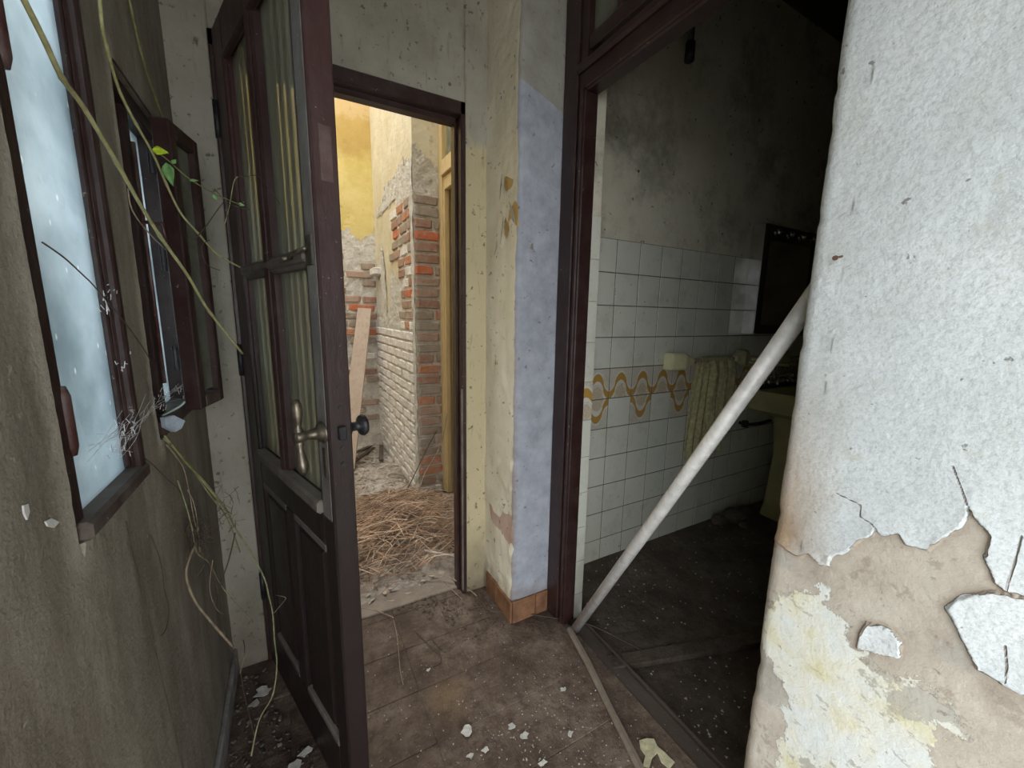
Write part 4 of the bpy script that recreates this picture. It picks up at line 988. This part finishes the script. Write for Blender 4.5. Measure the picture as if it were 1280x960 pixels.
# rubble by the pedestal
for k, (x, y, s_) in enumerate([(2.30, 1.40, .05), (2.42, 1.38, .07), (2.38, 1.30, .03), (2.56, 1.40, .05)]):
    b = MB(); bmesh.ops.create_icosphere(b.bm, subdivisions=2, radius=s_, matrix=Matrix.Translation((x, y, -.012+s_*.35))@Matrix.Diagonal((1.3, .9, .5, 1))); b.rough(s_*.3, 20, k)
    thing1('rubble_lump', b, 'bathfloor', ['small lump of dark rubble on the bathroom floor, farthest left of four', 'largest lump of dark rubble under the tiled bathroom wall', 'smallest lump of dark rubble, lying in front of the largest', 'lump of dark rubble closest to the basin pedestal'][k], 'rubble', 'rubble lumps by the basin')
# pipe hanging in the dark at the top
tp = onY(862, 70, 1.3); 
thing1('hanging_pipe', MB().tube([(tp.x, 1.3, tp.z), (tp.x, 1.3, CE-.02)], .012, 10).tube([(tp.x, 1.3, tp.z-.02), (tp.x, 1.3, tp.z+.05)], .02, 10), 'iron', 'dark pipe hanging from the bathroom ceiling', 'pipe', smooth=True)

# ------------------------------------------------------------------ leaning pole and batten
p0 = Vector((.925, 1.105, .004)); 
pole_b = onX(1003, 390, .845); dirp = (pole_b-p0); pe = p0+dirp*1.12
o = thing1('steel_pole', MB().tube([p0+Vector((0, 0, .012)), p0.lerp(pe, .5), pe], .0175, 18), 'galv', 'long pale metal pole leaning diagonally across the bathroom doorway', 'pole', smooth=True)
stickp = [onZ(712, 787, .016), onZ(735, 830, .014), onZ(762, 885, .012), onZ(797, 955, .010), onZ(815, 990, .010)]
thing1('wooden_batten', MB().tube(stickp, [.013, .013, .012, .013, .012], 6).rough(.0016, 25), 'oldwood', 'grey brown wooden batten lying along the bathroom threshold', 'batten')
b0, b1 = onZ(762, 830, -.012), onZ(955, 797, -.012)
plank('lying_board', b0+(b0-b1)*.0, b1+(b1-b0)*.25, .055, .022, (0, 0, 1), 'bathfloor', 'dirt covered strip of wood lying across the bathroom floor', 'board')
mb = MB(); mb.grid([[onZ(760+20*i, 812-3.2*i+ (j-2)*9, -.024+.022*max(0, 1-abs(j-2)/2.2)*(.7+.5*nz(i*.8, j))) for j in range(5)] for i in range(11)])
thing1('dirt_ridge', mb, 'bathfloor', 'ridge of dirt on the bathroom floor behind the lying board', 'dirt', smooth=True)

# ================================================================== PLANTS
def vine(name, pxs, r, mat, label, per=6, n=8, leafset=None, cat='vine'):
    """pxs: (px,py,Y) samples of the stem in space"""
    P = [onY(a, b, Y) for a, b, Y in pxs]
    for p in P: p.x = max(p.x, XL+.010)
    root = empty(name, tuple(P[-1] if P[-1].z < P[0].z else P[0]), 0, label, cat)
    S = smooth_path(P, per); m_ = len(S); rad = [(r[0]+(r[1]-r[0])*i/(m_-1))*(1+(.35 if i % (per*2) == 0 and i else 0)) for i in range(m_)]
    obj('stem', MB().tube(S, rad, n), mat, root, smooth=True); return root, P
v1, _ = vine('climbing_vine', [(24, -12, .52), (55, 50, .56), (78, 98, .60), (105, 135, .645), (147, 205, .72), (175, 255, .79), (200, 295, .86), (235, 345, .95), (262, 390, 1.03), (303, 442, 1.13)], (.0024, .0025), 'vine', 'thick yellow green vine stem slanting across the windows in front of the left wall')
obj('side_tendril', MB().tube(smooth_path([onY(160, 235, .77), onY(165, 262, .79), onY(185, 290, .85), onY(207, 312, .90)], 4), .0010, 5), 'deadstem', v1)
v2, _ = vine('climbing_vine', [(124, -10, .92), (128, 35, .94), (136, 70, .97), (150, 115, 1.02), (170, 155, 1.06), (190, 190, 1.10), (208, 230, 1.13), (225, 265, 1.15), (248, 292, 1.18), (272, 318, 1.22), (300, 334, 1.26)], (.0027, .0020), 'vine', 'second green vine stem carrying two small leaves in front of the ajar casement')
def leafmesh(parent, c, d, up, L, W, mat):
    c, d, up = Vector(c), Vector(d).normalized(), Vector(up); s_ = d.cross(up).normalized(); n_ = s_.cross(d).normalized()
    prof = [(0, .04), (.12, .6), (.3, 1.), (.5, .85), (.75, .45), (1., .02)]
    mb = MB(); P = [[c+d*L*t+s_*W*.5*w_*k+n_*(.12*W*abs(k)-.1*L*t*t) for k in (-1, -.5, 0, .5, 1)] for t, w_ in prof]; mb.grid(P)
    o = obj('leaf', mb, mat, parent, smooth=True); so = o.modifiers.new('t', 'SOLIDIFY'); so.thickness = .0006
    return o
sp = [(190, 187, 1.09), (199, 192, 1.09), (212, 202, 1.10), (232, 220, 1.11), (250, 232, 1.12), (270, 243, 1.13), (286, 250, 1.14), (300, 256, 1.15)]
obj('leafy_shoot', MB().tube(smooth_path([onY(*s_) for s_ in sp], 4), .0012, 6), 'vinedark', v2, smooth=True)
leafmesh(v2, onY(191, 188, 1.085), onY(204, 190, 1.085)-onY(191, 188, 1.085), AX[2]*-1+Vector((0, 0, .3)), .024, .022, 'leafy')
leafmesh(v2, onY(209, 204, 1.09), onY(214, 226, 1.09)-onY(209, 204, 1.09), AX[2]*-1, .042, .026, 'leafg')
leafmesh(v2, onY(216, 205, 1.095), Vector((.4, 0, .6)), AX[2]*-1, .012, .012, 'leafg')
leafmesh(v2, onY(237, 226, 1.11), Vector((.8, 0, .2)), AX[2]*-1+Vector((0, 0, .5)), .016, .009, 'leafg')
leafmesh(v2, onY(266, 243, 1.13), Vector((.4, 0, -.6)), AX[2]*-1, .014, .009, 'leafg')
leafmesh(v2, onY(298, 255, 1.15), Vector((.9, 0, -.1)), AX[2]*-1, .012, .008, 'leafg')
vine('climbing_vine', [(153, -8, 1.18), (160, 30, 1.20), (170, 60, 1.22), (182, 95, 1.26), (195, 130, 1.32), (210, 160, 1.38)], (.0026, .0022), 'vinedark', 'thin olive vine stem above the ajar casement near the corner')
v4, _ = vine('dry_twig_cluster', [(243, 300, 1.16), (258, 282, 1.16), (272, 262, 1.16), (280, 252, 1.17)], (.0011, .0008), 'darkstem', 'small branching twigs between the ajar casement and the open door', cat='twigs')
for l in ([(281, 280, 1.17), (287, 256, 1.17), (292, 228, 1.18), (297, 221, 1.18)], [(292, 221, 1.18), (312, 220, 1.18), (325, 222, 1.17), (350, 255, 1.10)], [(283, 257, 1.16), (284, 275, 1.16), (286, 300, 1.17), (291, 318, 1.18)], [(262, 300, 1.16), (252, 308, 1.16), (258, 330, 1.17), (275, 338, 1.18)], [(268, 236, 1.16), (287, 255, 1.16), (312, 262, 1.14)]):
    obj('twig', MB().tube(smooth_path([onY(*s_) for s_ in l], 4), .0009, 5), 'darkstem' if l[0][0] != 281 else 'vine', v4)
# bunch of stems coming from under the second window
rb, _ = vine('hanging_stem_bunch', [(203, 545, 1.03), (215, 556, 1.05), (240, 585, 1.10), (262, 612, 1.14), (283, 638, 1.18), (295, 662, 1.20), (312, 688, 1.20), (330, 722, 1.17), (336, 745, 1.16), (341, 768, 1.14), (343, 800, 1.10), (346, 830, 1.05), (341, 868, 1.0), (324, 900, .96), (314, 945, .92)], (.0024, .0016), 'stembunch', 'bunch of long green and brown stems hanging below the second window to the floor', cat='stems')
bl = [([(205, 548, 1.03), (232, 575, 1.10), (262, 618, 1.17), (284, 648, 1.22), (300, 690, 1.28)], .0018, 'stembunch'),
      ([(214, 555, 1.04), (236, 582, 1.08), (256, 602, 1.13), (282, 636, 1.17)], .0022, 'vinedark'),
      ([(208, 556, 1.03), (228, 582, 1.07), (236, 612, 1.09), (243, 650, 1.10), (250, 672, 1.11)], .0011, 'deadstem'),
      ([(222, 600, 1.06), (232, 630, 1.08), (240, 660, 1.10), (246, 690, 1.12), (262, 704, 1.15), (276, 731, 1.19), (300, 760, 1.23), (316, 777, 1.27)], .0014, 'stembunch'),
      ([(294, 666, 1.22), (286, 700, 1.21), (276, 728, 1.19), (268, 756, 1.16)], .0018, 'darkstem'),
      ([(341, 768, 1.13), (352, 755, 1.10), (357, 747, 1.08), (345, 744, 1.1)], .0009, 'deadstem'),
      ([(247, 672, 1.12), (270, 726, 1.16), (280, 790, 1.18), (298, 830, 1.15), (306, 870, 1.08), (318, 920, 1.0)], .0013, 'darkstem'),
      ([(300, 842, 1.1), (306, 815, 1.14), (304, 800, 1.2)], .0012, 'deadstem'),
      ([(266, 700, 1.13), (262, 735, 1.13), (270, 760, 1.14), (280, 768, 1.15)], .0009, 'deadstem'),
      ([(234, 612, 1.06), (242, 628, 1.08), (247, 655, 1.1), (250, 690, 1.11)], .0010, 'deadstem'),
      ([(256, 705, 1.13), (250, 715, 1.12), (246, 720, 1.11)], .0007, 'vinedark')]
for l, r_, mt in bl:
    P = [onY(*s_) for s_ in l]
    for p in P: p.x = max(p.x, XL+.008)
    obj('stem', MB().tube(smooth_path(P, 4), r_, 6), mt, rb, smooth=True)
# tangle of fine roots
mb = MB()
for k in range(46):
    a, b = rnd.gauss(248, 8), rnd.gauss(668, 12)
    P = [onY(a+rnd.gauss(0, 7), b+rnd.gauss(0, 9), 1.11+rnd.uniform(-.02, .02)) for _ in range(4)]
    for p in P: p.x = max(p.x, XL+.006)
    mb.tube(smooth_path(P, 3), .0005, 3, False)
for k in range(34):
    a, b = rnd.uniform(270, 298), rnd.uniform(610, 668)
    P = [onY(a+rnd.gauss(0, 4), b+rnd.gauss(0, 5), 1.18+rnd.uniform(-.02, .02)) for _ in range(3)]
    mb.tube(smooth_path(P, 3), .0005, 3, False)
thing1('root_tangle', mb, 'darkstem', 'tangle of fine dry roots hanging on the stems below the second window', 'roots', kind='stuff')
P = [onY(a, b, Y) for a, b, Y in [(245, 680, 1.05), (236, 700, 1.02), (233, 722, 1.0), (243, 750, 1.0), (258, 770, 1.02), (275, 790, 1.05), (291, 808, 1.08)]]
for p in P: p.x = max(p.x, XL+.012)
stick('bent_stick', P, (.0022, .0032), 'deadstem', 'pale bent stick hanging beside the left wall below the stems', 'stick', per=4)
# plastic scrap and grass blades poking out of the lower corner of window 2
P = [onY(a, b, 1.04) for a, b in [(199, 522), (212, 519), (226, 526), (222, 535), (214, 540), (202, 534)]]
for p in P: p.x = max(p.x, XL+.004)
thing1('plastic_scrap', MB().poly(P, (.008, -.004, 0)), m_plain('pale_blue_plastic', (.30, .36, .42), .3, 0, .3, .2, 30), 'crumpled pale blue scrap stuck at the lower corner of the second window', 'scrap')
P = [onY(a, b, 1.05) for a, b in [(199, 520), (214, 514), (226, 507), (231, 502)]]
for p in P: p.x = max(p.x, XL+.006)
stick('grass_blade', P, .0022, m_plain('grey_green_blade', (.35, .42, .38), .6), 'curved grey green blade stuck in the lower corner of the second window', 'grass', knots=False)
# thin dark creeping stem with web over window 1
mbw = [(53, 303, .61), (80, 322, .66), (105, 345, .72), (118, 358, .75)]
P = [onY(*q) for q in mbw]
for p in P: p.x = max(p.x, XL-.0+.004)
stick('creeping_stem', P+[Vector((XL+.012, onX(145, 390, XL+.012).y, onX(145, 390, XL+.012).z)), onX(165, 415, XL+.008), onX(182, 440, XL+.006), onX(190, 455, XL+.006)], .0009, 'darkstem', 'very thin dark stem crossing from the frosted window to the second window', 'stem', per=4)
for k, (l, lb) in enumerate([([(158, 652), (165, 690), (178, 735), (190, 790), (200, 840), (208, 872), (220, 920), (230, 965)], 'long hair thin root running down the left wall below the frosted window'),
                 ([(188, 668), (200, 700), (205, 735), (211, 760), (208, 785), (201, 795)], 'short wavy thin root on the left wall beside the hanging stems'),
                 ([(173, 567), (190, 580), (210, 600), (225, 615), (243, 655), (240, 690)], 'thin root on the left wall running from the window sill to the hanging stems')]):
    stick('wall_root', [onX(a, b, XL+.004) for a, b in l], .0008, 'darkstem', lb, 'root', per=4, n=5)
# cobwebs: fine threads
mb = MB(); lint = MB()
wl_pts = [(150, 570), (160, 545), (172, 530), (190, 510), (204, 500), (222, 490), (232, 480)]
for (a, b), (c, d) in zip(wl_pts, wl_pts[1:]):
    for k in range(7):
        p = onX(a+rnd.gauss(0, 5), b+rnd.gauss(0, 6), XL+.014); q = onX(c+rnd.gauss(0, 5), d+rnd.gauss(0, 6), XL+.014)
        mb.tube([p, p.lerp(q, .5)+Vector((0, 0, -.002)), q], .00035, 3, False)
for k in range(60):
    a, b = rnd.choice([(152, 548), (160, 535), (148, 560), (140, 365), (133, 375), (208, 492), (222, 482), (148, 455), (212, 510)]); p = onX(a+rnd.gauss(0, 6), b+rnd.gauss(0, 8), XL+.013)
    q = p+Vector((rnd.uniform(-.003, .003), rnd.uniform(-.008, .008), rnd.uniform(-.012, .012))); mb.tube([p, q], .0006, 3)
for k in range(12):
    p = onX(110+rnd.uniform(-8, 40), 560+rnd.uniform(-20, 18), XL+.010); q = onX(160+rnd.gauss(0, 10), 525+rnd.gauss(0, 12), XL+.013); mb.tube([p, q], .0003, 3, False)
thing1('cobweb', mb, 'web', 'white cobweb strands and lint between the two windows', 'cobweb', kind='stuff')
# cobweb on glazing ledge
# ================================================================== SMALL DEBRIS
def flakeb(px, py, s_, z=.004, seed=0, X=None):
    c = onZ(px, py, z); n = 11; rs = [s_*rnd.uniform(.4, 1.15) for _ in range(n)]; a0 = rnd.uniform(0, 6)
    tl = rnd.uniform(.05, .35)
    return MB().poly([(c.x+math.cos(a0+2*PI*k/n)*rs[k], c.y+math.sin(a0+2*PI*k/n)*rs[k]*.7, c.z+tl*rs[k]*(1+math.sin(a0+2*PI*k/n))*.5) for k in range(n)], (0, 0, .0015))
places = [(585, 915, .022, 'largest pale flake of paint on the corridor floor, its corner curled up'), (640, 908, .014, 'white paint flake right of the largest pale flake'), (704, 862, .012, 'lone white paint flake on the floor in front of the wooden batten'), (588, 945, .012, 'small white paint flake below the largest pale flake'),
          (606, 938, .012, 'narrow white paint flake near the lower edge of the floor'), (535, 838, .009, 'white speck of paint beside the yellow stain on the floor'), (712, 918, .014, 'grey paint flake between the batten and the white flakes'), (678, 955, .014, 'pale paint flake at the lower edge of the floor near the batten'), (655, 920, .016, 'broad dusty paint flake in the crumbs at the middle of the floor'),
          (330, 865, .030, 'pale flake of plaster on the dark floor behind the open door'), (318, 880, .018, 'small plaster flake on the dark floor behind the open door'), (382, 940, .020, 'white plaster chip at the foot of the open door'), (372, 955, .022, 'larger pale plaster chip at the foot of the open door')]
for a, b, s_, lb in places: thing1('paint_flake', flakeb(a, b, s_), 'flake', lb, 'paint flake')
P = [onZ(a, b, .001) for a, b in s8([(0, 0)])]
cz = [(680+a/3, 640+b/3) for a, b in [(357, 858), (385, 850), (412, 852), (425, 880), (455, 905), (490, 940), (470, 965), (440, 940), (425, 905), (405, 925), (395, 960), (370, 955), (380, 915), (362, 890)]]
thing1('paint_patch', MB().poly([onZ(a, b, .002) for a, b in cz], (0, 0, .002)), 'creamflake', 'cream paint patch stuck on the floor between batten and threshold', 'paint flake')
mb = MB()
for k in range(380):
    if rnd.random() < .6: a, b = rnd.gauss(680, 70), rnd.gauss(900, 45)
    else: a, b = rnd.uniform(450, 800), rnd.uniform(760, 990)
    c = onZ(a, b, .003)
    if not (.1 < c.x < .86 and .35 < c.y < 1.5) or (c.x > .69 and c.y > 1.24): continue
    s_ = rnd.uniform(.0008, .003); t = rnd.uniform(0, 6); mb.poly([(c.x+s_*math.cos(t+q*2.1), c.y+s_*math.sin(t+q*2.1), c.z+rnd.uniform(0, .002)) for q in range(3)], (0, 0, .001))
thing1('paint_crumbs', mb, 'flake', 'tiny pale crumbs of paint scattered on the corridor floor', 'crumbs', kind='stuff')
mb = MB()
for k in range(800):
    x, y = rnd.uniform(-.23, .12), rnd.uniform(.45, 1.5)
    if x > (1.5-y)*.31-.16: continue
    s_ = rnd.uniform(.002, .008); b = bmesh.ops.create_cube(mb.bm, size=s_, matrix=Matrix.Translation((x, y, s_*.4))@Matrix.Rotation(rnd.uniform(0, 3), 4, 'Z')@Matrix.Rotation(rnd.uniform(0, 1), 4, 'X')@Matrix.Diagonal((1.4, 1, .6, 1)))
thing1('plaster_rubble', mb, m_plain('grey_plaster_rubble', (.17, .15, .13), .9, 0, .7, .5, 25), 'grey crumbs of plaster heaped on the floor between left wall and open door', 'rubble', kind='stuff')
mb = MB()
for k in range(420):
    a, b = rnd.choice([(455, 600), (500, 745), (600, 770), (575, 760), (530, 750), (540, 740), (690, 780), (640, 790)]); a += rnd.gauss(0, 28); b += rnd.gauss(0, 9)
    if b < 742: continue
    c = onZ(a, b, .004)
    if not (.1 < c.x < .88 and c.y < 1.66) or (c.x > .69 and c.y > 1.23) or (c.y > 1.5 and c.x > .55): continue
    s_ = rnd.uniform(.003, .010); t = rnd.uniform(0, 6)
    mb.poly([(c.x+s_*math.cos(t+q*1.57)*(1 if q % 2 else .5), c.y+s_*math.sin(t+q*1.57)*(1 if q % 2 else .5), c.z+rnd.uniform(0, .004)) for q in range(4)], (0, 0, .001))
thing1('dry_leaf_crumbs', mb, 'darkstem', 'dark dry leaf crumbs gathered at the doorway sill and pier foot', 'debris', kind='stuff')
mb = MB()
for k in range(260):
    c = onZ(rnd.uniform(730, 950), rnd.uniform(650, 950), -.022)
    if not (1.0 < c.x < 2.4 and -.2 < c.y < 1.45): continue
    s_ = rnd.uniform(.002, .006); t = rnd.uniform(0, 6); mb.poly([(c.x+s_*math.cos(t+q*2.1), c.y+s_*math.sin(t+q*2.1), c.z+rnd.uniform(0, .002)) for q in range(3)], (0, 0, .001))
thing1('bathroom_crumbs', mb, 'flake', 'pale crumbs scattered on the dark bathroom floor', 'crumbs', kind='stuff')
# nail in the near wall, white chips on the left wall
nl = onX(1052, 320, XR-.003)
thing1('wall_nail', MB().tube([nl+Vector((.004, 0, 0)), nl+Vector((-.018, 0, -.004))], .0016, 8).tube([nl+Vector((-.017, 0, -.004)), nl+Vector((-.019, 0, -.0045))], .0036, 10), 'rust', 'rusty nail sticking out of the near pale wall', 'nail')
for l, lb in (([(55, 652), (62, 648), (72, 653), (66, 660), (58, 658)], 'white chip of paint on the left wall under the frosted window'), ([(27, 632), (33, 630), (35, 640), (32, 650), (28, 642)], 'narrow white paint chip at the left edge of the left wall')):
    thing1('wall_chip', MB().poly([onX(a, b, XL+.002) for a, b in l], (.0015, 0, 0)), m_plain('white_chip', (.8, .8, .78), .7), lb, 'paint chip')
